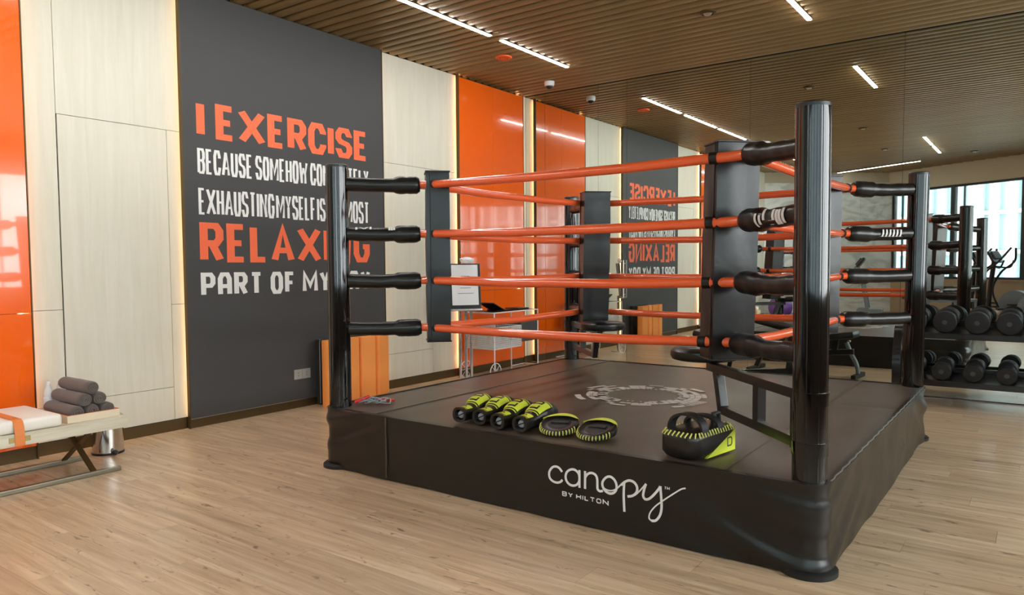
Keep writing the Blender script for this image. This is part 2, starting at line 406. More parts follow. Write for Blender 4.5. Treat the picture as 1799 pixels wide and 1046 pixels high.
# ---- floor with single planks
fl = MB().poly([(-0.2, 0.2), (-0.2, -10.3)]+[(x+0.15, y-0.15) for x, y in FAC[:2]]+[(x+0.2, y) for x, y in FAC[2:-1]]+[(9.8, 0.2)], -0.15, -0.014)
floor = tag(fl.build('floor', 'dark_gap'), kind='structure')
PL, PW = 1.32, 0.185
def cproj(p):
    d = Vector(p)-CAM; z = d.dot(cf)
    return (899.5+FPX*d.dot(cr)/z, 535.28-FPX*d.dot(cu)/z, z) if z > 0.15 else None
cand = []
for row in range(int(-12.3/PW)-1, 0):
    y0, y1 = row*PW, (row+1)*PW; yc = (y0+y1)/2
    off = ((row*0.37) % 1.0)*PL
    xa = marble_x(yc); xb = facade_x(yc)
    for k in range(-2, 12):
        a = k*PL-off; b = a+PL
        a = max(a, xa); b = min(b, xb)
        if b-a < 0.04: continue
        q = cproj(((a+b)/2, yc, 0)); sc = 0
        if q and -250 < q[0] < 2050 and q[1] < 1250: sc = 1/q[2]**2*(b-a)
        # boards wholly under the ring platform do not show
        if 2.0 < (a+b)/2 < 4.7 and -4.7 < yc < -2.3: sc *= 0.01
        cand.append((sc, a, b, y0, y1))
cand.sort(key=lambda c: -c[0])
bm = bmesh.new(); bmesh.ops.create_cube(bm, size=1)
bmesh.ops.bevel(bm, geom=[e for e in bm.edges if all(v.co.z > 0 for v in e.verts)], offset=0.004, segments=1, affect='EDGES')
pm = bpy.data.meshes.new('plank'); bm.to_mesh(pm); bm.free(); pm.materials.append(MATS['floor_wood'])
g_ = 0.0011
for i, (sc, a, b, y0, y1) in enumerate(cand[:300]):
    shared('plank', pm, None, floor, ((a+b)/2, (y0+y1)/2, -0.007), (b-a-g_, y1-y0-g_, 0.014))
rest = MB()
for (sc, a, b, y0, y1) in cand[300:]: rest.box((a+g_/2, y0+g_/2, -0.014), (b-g_/2, y1-g_/2, 0))
tag(rest.build('plank_field', 'floor_wood', floor), kind='stuff')

# ---- ceiling of timber slats
ce = MB().poly([(-0.2, 0.2), (-0.2, -10.3)]+[(x+0.15, y-0.15) for x, y in FAC[:2]]+[(x+0.2, y) for x, y in FAC[2:-1]]+[(9.8, 0.2)], HC+0.075, HC+0.2)
ceiling = tag(ce.build('ceiling', 'ceiling_dark'), kind='structure')
prof = [(-0.046, 0.06), (-0.046, 0.018), (-0.038, 0.006), (-0.022, 0.0), (0.022, 0.0), (0.038, 0.006), (0.046, 0.018), (0.046, 0.06)]
sm = MB().grid([[(0, p[0], p[1]) for p in prof], [(1, p[0], p[1]) for p in prof]])
sm.f += [tuple(range(8)), tuple(range(8, 16))[::-1], (0, 7, 15, 8)]
me = bpy.data.meshes.new('slat'); me.from_pydata(sm.v, [], sm.f); me.update()
bm = bmesh.new(); bm.from_mesh(me); bmesh.ops.recalc_face_normals(bm, faces=bm.faces[:]); bm.to_mesh(me); bm.free(); me.materials.append(MATS['slat_wood'])
PITCH_S = 0.1325
k = 0; y = -0.066
while y > -12.1:
    xa = marble_x(y-0.05); xb = min(facade_x(y-0.05), facade_x(y+0.05))
    if xb-xa > 0.1: shared('slat', me, None, ceiling, (xa+0.002, y, HC), (xb-xa-0.004, 1, 1))
    y -= PITCH_S

# ---- left wall: pale timber panels, dark feature board, orange lacquer panels, warm cove strips
wl = MB().box((-0.2, -10.35, 0), (-0.014, 0.2, HC+0.06))
wall_left = tag(wl.build('wall_left', 'dark_gap'), kind='structure')
def wpanel(y0, y1, z0, z1, name='wood_panel', m='pale_wood', x0=-0.014, x1=0.0, bev=0.002):
    MB().box((x0, y0+0.0016, z0+0.0016), (x1, y1-0.0016, z1-0.0016), bev=bev).build(name, m, wall_left)
YO0, YO1, YD0, YD1, YB0, YB1 = -5.958, -7.30, -4.848, -2.6515, -1.4507, -0.1436
for (y0, y1, z0, z1) in [(-6.03, -5.742, 0.09, 1.012), (-6.03, -5.742, 1.012, HC), (-5.742, -4.944, 0.09, 0.352), (-5.736, -4.944, 0.352, 2.385), (-5.742, -4.78, 2.385, HC),
                         (-4.944, -4.78, 0.09, 1.012), (-4.944, -4.78, 1.012, 2.385),
                         (-2.72, -1.872, 0.09, 0.368), (-2.72, -1.872, 0.368, 2.39), (-2.72, -1.38, 2.39, HC), (-1.872, -1.38, 0.09, 2.39),
                         (-0.215, -0.001, 0.09, HC),
                         (-8.5, -7.23, 0.09, 1.012), (-8.5, -7.23, 1.012, HC), (-10.2, -8.5, 0.09, 1.012), (-10.2, -8.5, 1.012, HC)]:
    wpanel(y0, y1, z0, z1)
def raised(y0, y1, x1, zb):
    """bronze edges of a raised field, open behind for the cove strips"""
    for (ya, yb, s) in ((y0, y0+0.008, 1), (y1-0.008, y1, -1)):
        MB().box((0.022, ya, 0), (x1+0.004, yb, HC)).build('edge_trim', 'bronze', wall_left)
        yl = ya+0.045*s if s > 0 else yb-0.045
        st = MB().box((0.002, min(yl, yl+0.012*s), 0.1), (0.02, max(yl, yl+0.012*s), HC-0.02)).build('cove_light_strip', 'cove_warm', wall_left)
    MB().box((0.03, y0+0.008, 0), (x1-0.012, y1-0.008, zb)).build('plinth', 'bronze', wall_left)
# dark feature board
XD = 0.0542
raised(YD0, YD1, XD, 0.075)
feature = MB().box((0.03, YD0+0.008, 0.078), (XD, YD1-0.008, HC-0.004), bev=0.002).build('feature_board', 'graphite', wall_left)
feature['label'] = 'dark graphite board with painted slogan'
MB().box((XD-0.006, YD0+0.01, 0.0745), (XD+0.002, YD1-0.01, 0.079)).build('metal_edge_strip', 'steel', wall_left)
wf = lambda a, b, h: (XD+h, a, b)
for (txt, z0, z1, t, gp, m_, sp, hs) in [('I EXERCISE', 2.36, 2.65, 0.050, 0.3, 'print_orange', 0.55, 1.45), ('BECAUSE SOMEHOW COMPLETELY', 2.065, 2.27, 0.0185, 0.32, 'print_white', 0.5, 1.3),
                             ('EXHAUSTING MYSELF IS THE MOST', 1.735, 1.95, 0.0185, 0.3, 'print_white', 0.25, 1.3), ('RELAXING', 1.345, 1.672, 0.050, 0.4, 'print_orange', 0.3, 1.45),
                             ('PaRT OF MY DaY', 1.065, 1.262, 0.033, 0.5, 'print_white', 0.7, 1.35)]:
    MB().strokes(text_lines(txt, 0, (4.72-2.865)/hs, z0, z1, t, gp, sp), t, lambda a, b, h, hs=hs: (XD+h, -4.72+a*hs, b), 0.0012).build('slogan_lettering', m_, wall_left)
# orange fields: two panels wide, split at 1 m
for (y0, y1, nx) in ((YO1, YO0, 2), (YB0, YB1, 2)):
    raised(y0, y1, 0.062, 0.09)
    w = (y1-y0-0.016)/nx
    for i in range(nx):
        for (z0, z1) in ((0.092, 1.003), (1.003, HC-0.03)):
            MB().box((0.03, y0+0.008+i*w+0.0015, z0+0.0015), (0.0625, y0+0.008+(i+1)*w-0.0015, z1-0.0015), bev=0.0015).build('orange_panel', 'orange_lacquer', wall_left)
for i, (y0, y1) in enumerate(((-10.2, YO1), (YO0, YD0), (YD1, YB0), (YB1, -0.002))):
    tag(MB().box((-0.013, y0+0.001, 0), (0.006, y1-0.001, 0.088), bev=0.001).build('baseboard_left', 'bronze'), kind='structure')

# ---- mirror wall
wb = MB().box((-0.2, 0.012, 0), (9.8, 0.16, HC+0.06)); wall_back = tag(wb.build('wall_back', 'dark_gap'), kind='structure')
sx = [0.001, 0.303, 1.092, 1.485, 2.974, 4.466, 5.957, 7.448]
for a, b in zip(sx[:-1], sx[1:]):
    MB().box((a+0.0012, 0.0, 0.012), (b-0.0012, 0.010, HC)).build('mirror_panel', 'mirror_glass', wall_back)
for a, b in ((7.45, 8.5), (8.5, 9.6)):
    MB().box((a, 0.0, 0.0), (b-0.002, 0.012, HC)).build('wood_panel', 'pale_wood', wall_back)
hd = MB(); hd.tube([(1.46, -0.04, 0.9), (1.46, -0.04, 1.36)], 0.008, 12)
for z in (0.94, 1.32): hd.tube([(1.46, 0.0, z), (1.46, -0.04, z)], 0.008, 8)
hd.build('pull_handle', 'steel', wall_back, smooth=True)

# ---- marble end wall behind the camera
a = Vector(MARB[0]); b = Vector(MARB[1]); d = (b-a).normalized(); n = Vector((-d.y, d.x))
L_ = (b-a).length
Mx = Matrix(((d.x, n.x, 0, a.x), (d.y, n.y, 0, a.y), (0, 0, 1, 0), (0, 0, 0, 1)))
wm = MB().box((-0.15, -0.16, 0), (L_+0.1, -0.02, HC+0.06), Mx); wall_front = tag(wm.build('wall_front', 'bulkhead_tan'), kind='structure')
for i in range(4):
    for j, (z0, z1) in enumerate(((0.1, 1.7), (1.7, 3.28))):
        MB().box((i*L_/4+0.002, -0.02, z0+0.002), ((i+1)*L_/4-0.002, 0.0, z1-0.002), Mx, bev=0.002).build('marble_slab', 'marble', wall_front)
# ---- facade: low wall, bulkhead and windows
low = MB(); blk = MB(); wi = 0; wins = []
WN = 0
for si, (pa, pb) in enumerate(zip(FAC[:-1], FAC[1:])):
    a = Vector(pa); b = Vector(pb); d = (b-a).normalized(); n = Vector((-d.y, d.x)); L_ = (b-a).length     # n points into the room
    Mx = Matrix(((d.x, n.x, 0, a.x), (d.y, n.y, 0, a.y), (0, 0, 1, 0), (0, 0, 0, 1)))
    low.box((-0.02, -0.18, 0), (L_+0.02, 0.0, SILL-0.04), Mx); low.box((-0.02, -0.2, SILL-0.04), (L_+0.02, 0.03, SILL), Mx)
    blk.box((-0.06, -0.18, WTOP), (L_+0.06, 0.06, HC+0.07), Mx)
    for k in range(2):
        WN += 1; u0 = k*L_/2; u1 = (k+1)*L_/2
        w = MB()
        w.box((u0, -0.12, SILL), (u0+0.05, -0.02, WTOP), Mx); w.box((u1-0.05, -0.12, SILL), (u1, -0.02, WTOP), Mx)
        w.box((u0+0.05, -0.1, SILL), (u1-0.05, -0.04, SILL+0.05), Mx); w.box((u0+0.05, -0.1, WTOP-0.05), (u1-0.05, -0.04, WTOP), Mx)
        wo = tag(w.build('window_%d' % WN, 'frame_dark'), kind='structure')
        MB().box((u0+0.24, -0.09, SILL+0.05), (u0+0.265, -0.05, WTOP-0.05), Mx).build('mullion', 'frame_dark', wo)
        for (p0, p1) in ((u0+0.05, u0+0.24), (u0+0.265, u1-0.05)):
            MB().box((p0, -0.074, SILL+0.05), (p1, -0.066, WTOP-0.05), Mx).build('pane', 'window_glass', wo)
wall_right = tag(low.build('wall_right', 'concrete_tan'), kind='structure')
tr = tag(blk.build('trim_1', 'bulkhead_tan'), kind='structure')

# ---- lamps in the ceiling
def linear(x, y0, y1, lab):
    t = thing('linear_ceiling_light', lab, 'ceiling light', (x, (y0+y1)/2, HC+0.02), 'linear ceiling lights')
    MB().box((x-0.024, y0, HC-0.008), (x+0.024, y1, HC+0.05)).build('housing', 'bronze', t)
    MB().box((x-0.02, y0+0.004, HC-0.013), (x+0.02, y1-0.004, HC-0.0085)).build('diffuser', 'lamp_white', t)
linear(1.235, -2.19, -0.95, 'white linear ceiling light nearest the mirror, above the orange wall panels')
linear(1.235, -3.62, -2.36, 'white linear ceiling light cut by the top edge, in front of the graphite wall')
linear(1.235, -5.06, -3.74, 'white linear ceiling light of the left row, seen only in the mirror, third from it')
linear(1.235, -6.5, -5.18, 'white linear ceiling light of the left row, seen only in the mirror, fourth from it')
linear(1.235, -7.9, -6.62, 'white linear ceiling light of the left row, seen only in the mirror, fifth from it')
linear(1.235, -9.3, -8.02, 'white linear ceiling light of the left row, seen only in the mirror, farthest from it')
linear(3.825, -2.23, -0.97, 'short looking white linear ceiling light above the back right ring post')
linear(3.825, -7.87, -6.77, 'white linear ceiling light of the right row, nearer of two seen deep in the mirror')
linear(3.825, -9.12, -8.05, 'white linear ceiling light of the right row, farther of two seen deep in the mirror')
p0 = Vector((1.45, -11.2, HC-0.006)); p1 = Vector((3.35, -10.1, HC-0.006)); t = thing('window_line_light', 'thin slanting line of light along the bulkhead before the windows, in the mirror', 'ceiling light', (p0+p1)/2)
MB().bar(p0, p1, 0.05, 0.03).build('housing', 'bronze', t); MB().bar(p0-Vector((0, 0, 0.017)), p1-Vector((0, 0, 0.017)), 0.014, 0.004).build('diffuser', 'lamp_white', t)

# ================================================================== THE BOXING RING
RX0, RX1, RY0, RY1, RH, RT = 1.9068, 4.8389, -4.879, -1.9807, 0.392, 1.958
ring = thing('boxing_ring', 'black boxing ring with orange ropes and a raised vinyl platform before the mirror wall', 'boxing ring', ((RX0+RX1)/2, (RY0+RY1)/2, 0))
EG = 0.09          # the skirt stands this far outside the post centres
X0, X1, Y0, Y1 = RX0-EG, RX1+EG, RY0-EG, RY1+EG
CN = {'A': (RX0, RY0, 1, 1), 'B': (RX1, RY0, -1, 1), 'C': (RX1, RY1, -1, -1), 'D': (RX0, RY1, 1, -1)}
# platform core and canvas fields (seams at x=2.28 and x=4.48)
MB().box((X0+0.045, Y0+0.045, 0.02), (X1-0.045, Y1-0.045, RH-0.012)).build('platform', 'black_vinyl', ring)
for (xa, xb, ya, yb) in ((X0+0.012, 2.28, Y0+0.012, -3.89), (X0+0.012, 2.28, -3.89, Y1-0.012), (2.28, 4.48, Y0+0.012, Y1-0.012), (4.48, X1-0.012, Y0+0.012, -3.0), (4.48, X1-0.012, -3.0, Y1-0.012)):
    g = MB(); nx = max(4, int((xb-xa)/0.09)); ny = int((yb-ya)/0.09); rows = []
    for i in range(nx+1):
        row = []
        for j in range(ny+1):
            x = xa+0.002+(xb-xa-0.004)*i/nx; y = ya+0.002+(yb-ya-0.004)*j/ny
            ed = 0 if 0 < i < nx and 0 < j < ny else -0.004
            for (qx, sx_) in ((X0+0.095, -1), (X1-0.095, 1)):          # rounded corners inside the skirt
                for (qy, sy_) in ((Y0+0.095, -1), (Y1-0.095, 1)):
                    if (x-qx)*sx_ > 0 and (y-qy)*sy_ > 0:
                        rr0 = math.hypot(x-qx, y-qy)
                        if rr0 > 0.083: x, y = qx+(x-qx)*0.083/rr0, qy+(y-qy)*0.083/rr0
            row.append((x, y, RH+ed+0.0022*noise.noise(Vector((x*1.6, y*2.2, 3)))))
        rows.append(row)
    g.grid(rows); g.build('canvas_field', 'canvas_vinyl', ring, smooth=True)
for x in (2.28, 4.48): MB().box((x-0.012, Y0+0.02, RH-0.003), (x+0.012, Y1-0.02, RH+0.0028)).build('seam_tape', 'canvas_vinyl', ring)
# ring emblem printed on the canvas: broken arcs
cx, cy = 3.37, -3.43
pr = MB(); random.seed(11)
def arc(r0, r1, a0, a1, h=0.0030):
    n = max(1, int((a1-a0)/0.06)); o = len(pr.v)
    for i in range(n+1):
        a = a0+(a1-a0)*i/n
        for r in (r0, r1): pr.v.append(Vector((cx+r*math.cos(a), cy+r*math.sin(a), RH+h)))
    for i in range(n): pr.f.append((o+2*i, o+2*i+1, o+2*i+3, o+2*i+2))
for (r0, r1, fill, step) in ((0.245, 0.268, 0.5, 0.055), (0.272, 0.315, 0.72, 0.16), (0.319, 0.35, 0.8, 0.22), (0.354, 0.395, 0.62, 0.3), (0.399, 0.43, 0.45, 0.26), (0.434, 0.478, 0.36, 0.34)):
    a = random.random()
    end = a+2*PI
    while a < end:
        w = step*random.uniform(0.5, 1.3)
        if random.random() < fill: arc(r0, r1, a, min(end, a+w*0.9))
        a += w
for k in range(7): arc(0.36, 0.375, PI+0.5+k*0.05, PI+0.53+k*0.05); arc(0.38, 0.47, -0.5+k*0.07, -0.46+k*0.07)
pr.build('canvas_emblem', 'canvas_print', ring)
# skirt: perimeter walk with rounded corners, soft folds
RC = 0.095
def perim():
    pts = []
    cs = [(X1-RC, Y0+RC, -PI/2), (X1-RC, Y1-RC, 0), (X0+RC, Y1-RC, PI/2), (X0+RC, Y0+RC, PI)]
    sides = []
    for i, (px, py, a0) in enumerate(cs):
        pc = cs[i-1]; ap = a0
        sx_, sy_ = pc[0]+RC*math.cos(ap), pc[1]+RC*math.sin(ap); ex, ey = px+RC*math.cos(ap), py+RC*math.sin(ap)
        n = 90
        line = [(sx_+(ex-sx_)*k/n, sy_+(ey-sy_)*k/n, math.cos(ap), math.sin(ap)) for k in range(n)]
        cor = [(px+RC*math.cos(a0+PI/2*k/10), py+RC*math.sin(a0+PI/2*k/10), math.cos(a0+PI/2*k/10), math.sin(a0+PI/2*k/10)) for k in range(10)]
        sides.append((line, cor))
    return sides
def skirt_d(x, y, z):
    """outward displacement of the skirt at a point: broad sag plus creases pulled towards the posts"""
    d = 0.010*noise.noise(Vector((x*1.3, y*1.3, z*2.0)))+0.004*noise.noise(Vector((x*4, y*4, z*7)))
    for (qx, qy, _, _) in CN.values():
        r = math.hypot(x-qx, y-qy)
        w = math.exp(-(r/0.45)**2)
        d += w*0.010*math.sin(22*(z*1.3-r*0.55)+qx*3)+w*0.0055*math.sin(46*(z-r*0.35)+qy)
    d += 0.012*max(0, 0.10-z)/0.10*noise.noise(Vector((x*2.5, y*2.5, 9)))
    d = max(-0.010, d-0.004)
    return d*min(1, (RH-z)/0.05+0.12)
sides = perim()
for i in range(4):
    line, cor = sides[i]; seq = (sides[i-1][1]+line+cor+sides[(i+1) % 4][0][:1]) if i % 2 == 0 else line+cor[:1]
    rows = []; NZ = 30
    for k in range(NZ+1):
        z = 0.006+(RH+0.001-0.006)*k/NZ
        rows.append([(x+nx*skirt_d(x, y, z), y+ny*skirt_d(x, y, z), z+(0.006*noise.noise(Vector((x*3, y*3, 1))) if k == 0 else 0)) for (x, y, nx, ny) in seq])
    rows.append([(x-nx*0.03, y-ny*0.03, RH+0.003) for (x, y, nx, ny) in seq])
    MB().grid(rows).build('skirt_panel', 'skirt_vinyl', ring, smooth=True, ang=80)
pip = MB()
pip.tube([(X1-0.008+0.003*math.sin(k*2.1), Y0+0.1+(Y1-Y0-0.2)*k/60, RH+0.004) for k in range(61)], 0.0035, 6); pip.build('worn_edge_piping', 'steel', ring, smooth=True)
MB().box((2.412, Y0-0.008, 0.02), (2.416, Y0+0.004, RH-0.005)).build('skirt_seam', 'canvas_vinyl', ring)
# logo on the front skirt
LG = {'c': [(3.665, 0.256), (3.648, 0.273), (3.628, 0.278), (3.608, 0.271), (3.592, 0.251), (3.588, 0.232), (3.593, 0.212), (3.611, 0.199), (3.634, 0.196), (3.655, 0.203), (3.667, 0.216)],
'a': [(3.765, 0.238), (3.76, 0.262), (3.741, 0.277), (3.719, 0.277), (3.696, 0.263), (3.686, 0.240), (3.69, 0.216), (3.706, 0.200), (3.727, 0.196), (3.748, 0.203), (3.762, 0.219), (3.765, 0.238)],
'n2': [(3.798, 0.249), (3.812, 0.268), (3.833, 0.277), (3.854, 0.272), (3.865, 0.255), (3.867, 0.222), (3.87, 0.202), (3.883, 0.195), (3.899, 0.2)],
'o': [(3.894, 0.232), (3.902, 0.254), (3.92, 0.271), (3.941, 0.275), (3.962, 0.262), (3.973, 0.239), (3.970, 0.215), (3.954, 0.198), (3.931, 0.194), (3.907, 0.206), (3.894, 0.232)],
'p2': [(3.997, 0.245), (4.018, 0.264), (4.043, 0.275), (4.068, 0.27), (4.083, 0.25), (4.08, 0.225), (4.06, 0.205), (4.033, 0.196)],
'y1': [(4.129, 0.274), (4.119, 0.243), (4.114, 0.215), (4.124, 0.2), (4.144, 0.205), (4.17, 0.23), (4.194, 0.261), (4.201, 0.275)]}
LT = {'j': [(3.9, 0.216), (3.92, 0.208), (3.946, 0.209), (3.972, 0.222), (3.997, 0.247), (4.018, 0.264)],
'pj': [(4.033, 0.196), (4.068, 0.207), (4.097, 0.235), (4.122, 0.266), (4.129, 0.276)],
'y3': [(4.158, 0.104), (4.146, 0.115), (4.151, 0.141), (4.175, 0.174), (4.213, 0.208), (4.26, 0.246), (4.301, 0.277), (4.324, 0.286)]}
LG['y2'] = [(4.201, 0.275), (4.206, 0.227), (4.207, 0.174), (4.199, 0.136), (4.18, 0.11), (4.158, 0.104)]
LG['p1'] = [(4.014, 0.263), (4.012, 0.219), (4.013, 0.174), (4.016, 0.119)]
sf = lambda a, b, h: (a, Y0-skirt_d(a, Y0, b)-h-0.001, b)
lg = MB()
lg.strokes([catmull(v) for v in LG.values()]+[[(3.765, 0.281), (3.766, 0.192)], [(3.797, 0.281), (3.798, 0.192)]], 0.0115, sf, 0.001, step=0.012)
lg.strokes([catmull(v) for v in LT.values()], 0.0065, sf, 0.002, step=0.012)
lg.strokes(text_lines('BY HILTON', 3.664, 3.93, 0.133, 0.157, 0.0048, 1.7, 0.5), 0.0048, sf, 0.001, step=0.01)
lg.strokes(text_lines('TM', 4.221, 4.247, 0.264, 0.277, 0.0026, 1.0, 0.5), 0.0026, sf, 0.001)
lg.build('skirt_logo', 'print_white', ring)
# posts, feet, caps
TOPO = {'A': (0.004, 0), 'B': (-0.005, -0.004), 'C': (0.017, 0.012), 'D': (0.006, 0)}
PR = 0.0705
for kx, (qx, qy, dx, dy) in CN.items():
    fl_ = lambda j: 0.975 if j % 24 == 0 else (0.99 if j % 24 in (1, 23) else 1.0)
    tx, ty = TOPO[kx]
    Mt = Matrix(((1, 0, tx/RT, qx), (0, 1, ty/RT, qy), (0, 0, 1, 0), (0, 0, 0, 1)))
    p = MB().lathe([(PR, 0.02), (PR, 0.6), (PR, 1.2), (PR, RT-0.02)], 192, Mt, fl_).build('post', 'post_black', ring, smooth=True, ang=14)
    MB().lathe([(PR*1.015, RT-0.02), (PR*1.015, RT-0.006), (PR*0.9, RT), (0, RT+0.001)], 48, Mt).build('cap', 'black_plastic', p, smooth=True)
    MB().lathe([(0.118, 0.0), (0.118, 0.02), (0.108, 0.028), (0, 0.03)], 40, Matrix.Translation((qx, qy, 0))).build('foot_plate', 'rubber_black', ring, smooth=True)
# rope levels, turnbuckle sleeves, ropes, straps
LV = [1.835, 1.515, 1.21, 0.90]
TIP = {'A': (0.55, 0.55, 0.55, 0.55), 'B': (0.575, 0.615, 0.65, 0.70), 'C': (0.53, 0.565, 0.58, 0.595), 'D': (0.66, 0.64, 0.62, 0.6)}
def cpt(kx, s, z):
    qx, qy, dx, dy = CN[kx]; tx, ty = TOPO[kx]
    return Vector((qx+dx*s*0.70711+tx*z/RT*max(0, 1-s), qy+dy*s*0.70711, z))
def post_sleeve_print(sl, a, b, r, seed):
    rnd = random.Random(seed); d = (b-a).normalized(); up = Vector((0, 0, 1)); sd = d.cross(up).normalized()
    fn = lambda u, w, h: a+d*u+(sd*math.cos(w)+up*math.sin(w))*(r+0.0015+h)
    return d, fn
for li, z in enumerate(LV):
    for kx in 'ABCD':
        s1 = TIP[kx][li]; a = cpt(kx, 0.06, z+(-0.045 if (kx == 'B' and li == 0) else 0)+(0.02 if kx == 'B' and li == 3 else 0)); b = cpt(kx, s1-0.02, z)
        n = 22; pts = []; rs = []
        for i in range(n+1):
            u = i/n; p = a.lerp(b, u)+Vector((0, 0, -0.006*math.sin(PI*u)+0.004*noise.noise(Vector((u*4, li, ord(kx))))))
            pts.append(p); r = 0.045+0.004*noise.noise(Vector((u*7, li*3, ord(kx)*2)))
            if u > 0.64: r = 0.057+0.004*noise.noise(Vector((u*14, li, ord(kx))))
            if u > 0.97: r = 0.044
            rs.append(r)
        sl = MB().tube(pts, rs, 20).build('turnbuckle_sleeve', 'black_vinyl', ring, smooth=True, ang=60)
        if li == 1 and kx in 'ABC':       # white print on the second row of sleeves
            d, fn = post_sleeve_print(sl, a, b, 0.0485, 3)
            Lq = (b-a).length; pb = MB(); f = 1 if kx == 'B' else 1
            ww = {'A': PI*0.35, 'B': PI, 'C': 0.35}[kx]
            # chart u along the sleeve, w around it
            if kx == 'B':
                side = PI+0.1
                sh = [[(0.34, -0.5), (0.34, 0.9)], [(0.30, -0.3), (0.30, 0.6)], [(0.26, -0.9), (0.26, 0.2)], [(0.12, -0.6), (0.12, 0.8)], [(0.145, -0.6), (0.145, 0.8)], [(0.175, -0.7), (0.175, 0.3), (0.22, 0.3)], [(0.19, 0.75), (0.22, 0.75)], [(0.09, -0.7), (0.09, 0.7)]]
                pb.strokes([[(u, side+w) for u, w in q] for q in sh], 0.019, fn, 0.001, step=0.05)
            elif kx == 'C':
                sh = [[(0.10+0.028*k, -0.55), (0.11+0.028*k, 0.5)] for k in range(6)]+[[(0.09, 0.45), (0.27, 0.45)], [(0.10, -0.5), (0.18, -0.5)]]
                pb.strokes([[(u, PI+w) for u, w in q] for q in sh], 0.012, fn, 0.001, step=0.05)
            else:
                sh = [[(0.06, 0.5), (0.06, 0.95)], [(0.08, 0.95), (0.11, 0.6), (0.13, 0.95)], [(0.15, 0.55), (0.15, 1.0)], [(0.27, 0.4), (0.27, 0.9)], [(0.285, 0.4), (0.285, 0.9)], [(0.3, 0.45), (0.3, 0.9)]]
                pb.strokes([[(u, w) for u, w in q] for q in sh], 0.013, fn, 0.001, step=0.05)
            tag(pb.build('sleeve_print', 'print_white', sl), kind='stuff')
for li, z in enumerate(LV):
    for ka, kb in (('A', 'B'), ('B', 'C'), ('C', 'D'), ('D', 'A')):
        a = cpt(ka, TIP[ka][li]-0.045, z); b = cpt(kb, TIP[kb][li]-0.045, z); n = 40; pts = []
        a2 = cpt(ka, TIP[ka][li], z); b2 = cpt(kb, TIP[kb][li], z)
        for i in range(n+1):
            u = i/n; p = a2.lerp(b2, u); p.z += -0.014*math.sin(PI*u)+0.003*noise.noise(Vector((u*5, li, ord(ka)))); pts.append(p)
        pts = [a]+pts[1:-1]+[b]
        rp_ = MB().tube(pts, 0.0265, 14).build('rope', 'rope_orange', ring, smooth=True, ang=60)
        d = (b2-a2).normalized()
        for (p, s, q) in ((a2, 1, 0.085 if ka in 'AD' else 0.16), (b2, -1, 0.17 if kb == 'B' else 0.11)):
            c0 = p+d*s*q-Vector((0, 0, 0.003)); MB().tube([c0-d*0.021, c0-d*0.019, c0+d*0.019, c0+d*0.021], [0.0265, 0.0315, 0.0315, 0.0265], 16, cap=False).build('strap', 'black_vinyl', rp_, smooth=True)
# corner pads (upholstered boxes with a zip)
PAD = {'A': (0.645, 0.645), 'B': (0.745, 0.80), 'C': (0.735, 0.75), 'D': (0.86, 0.79)}
for kx, (st, sb) in PAD.items():
    qx, qy, dx, dy = CN[kx]; dg = Vector((dx, dy, 0)).normalized(); sd = Vector((-dg.y, dg.x, 0)); z0, z1 = 0.806, 1.918
    pm_ = MB(); rows = []; NZ = 34
    hw, ht = (0.112, 0.077) if kx != 'A' else (0.085, 0.075)
    prof_ = [(-hw, -ht), (0, -ht), (hw, -ht), (hw, 0), (hw, ht), (0, ht), (-hw, ht), (-hw, 0)]
    dense = []
    for i in range(8):
        a = Vector(prof_[i]); b = Vector(prof_[(i+1) % 8])
        for k in range(4): dense.append(a.lerp(b, k/4))
    for k in range(NZ+1):
        u = k/NZ; z = z0+(z1-z0)*u; s = sb+(st-sb)*u; c = Vector((qx, qy, 0))+dg*s; row = []
        bulge = 0.004*math.sin(PI*u)
        for q in dense:
            ln = q.length; w = 0.004*noise.noise(Vector((q.x*9, q.y*9+ord(kx), z*4)))
            for lz in LV:                                  # the straps pull creases into the cover
                w += -0.004*math.exp(-((z-lz)/0.03)**2)
            f = 1+(bulge+w)/ln
            if k in (0, NZ): f *= 0.975
            row.append(c+sd*q.x*f+dg*q.y*f+Vector((0, 0, z)))
        rows.append(row)
    pm_.grid(rows, closed=True); nd = len(dense)
    pm_.f.append(tuple(range(nd))); pm_.f.append(tuple(NZ*nd+i for i in range(nd)))
    pd = pm_.build('corner_pad', 'black_vinyl', ring, smooth=True, ang=50)
    for zz in (z0+0.004, z1-0.004):
        s = sb if zz < 1 else st; c = Vector((qx, qy, zz))+dg*s
        MB().tube([c+sd*x+dg*y for x, y in ((-hw-0.002, -ht-0.002), (hw+0.002, -ht-0.002), (hw+0.002, ht+0.002), (-hw-0.002, ht+0.002))], 0.005, 6, closed=True).build('piping', 'black_vinyl', pd)
    zp = MB(); e = sd*(hw+0.003)*(-1 if kx != 'B' else 1)
    zp.tube([Vector((qx, qy, 0))+dg*(sb+(st-sb)*u)+(-sd if dx*dy > 0 else sd)*0+e-dg*0.05+Vector((0, 0, z0+(z1-z0)*u)) for u in [k/20 for k in range(21)]], 0.003, 6); zp.build('zip', 'rubber_black', pd)
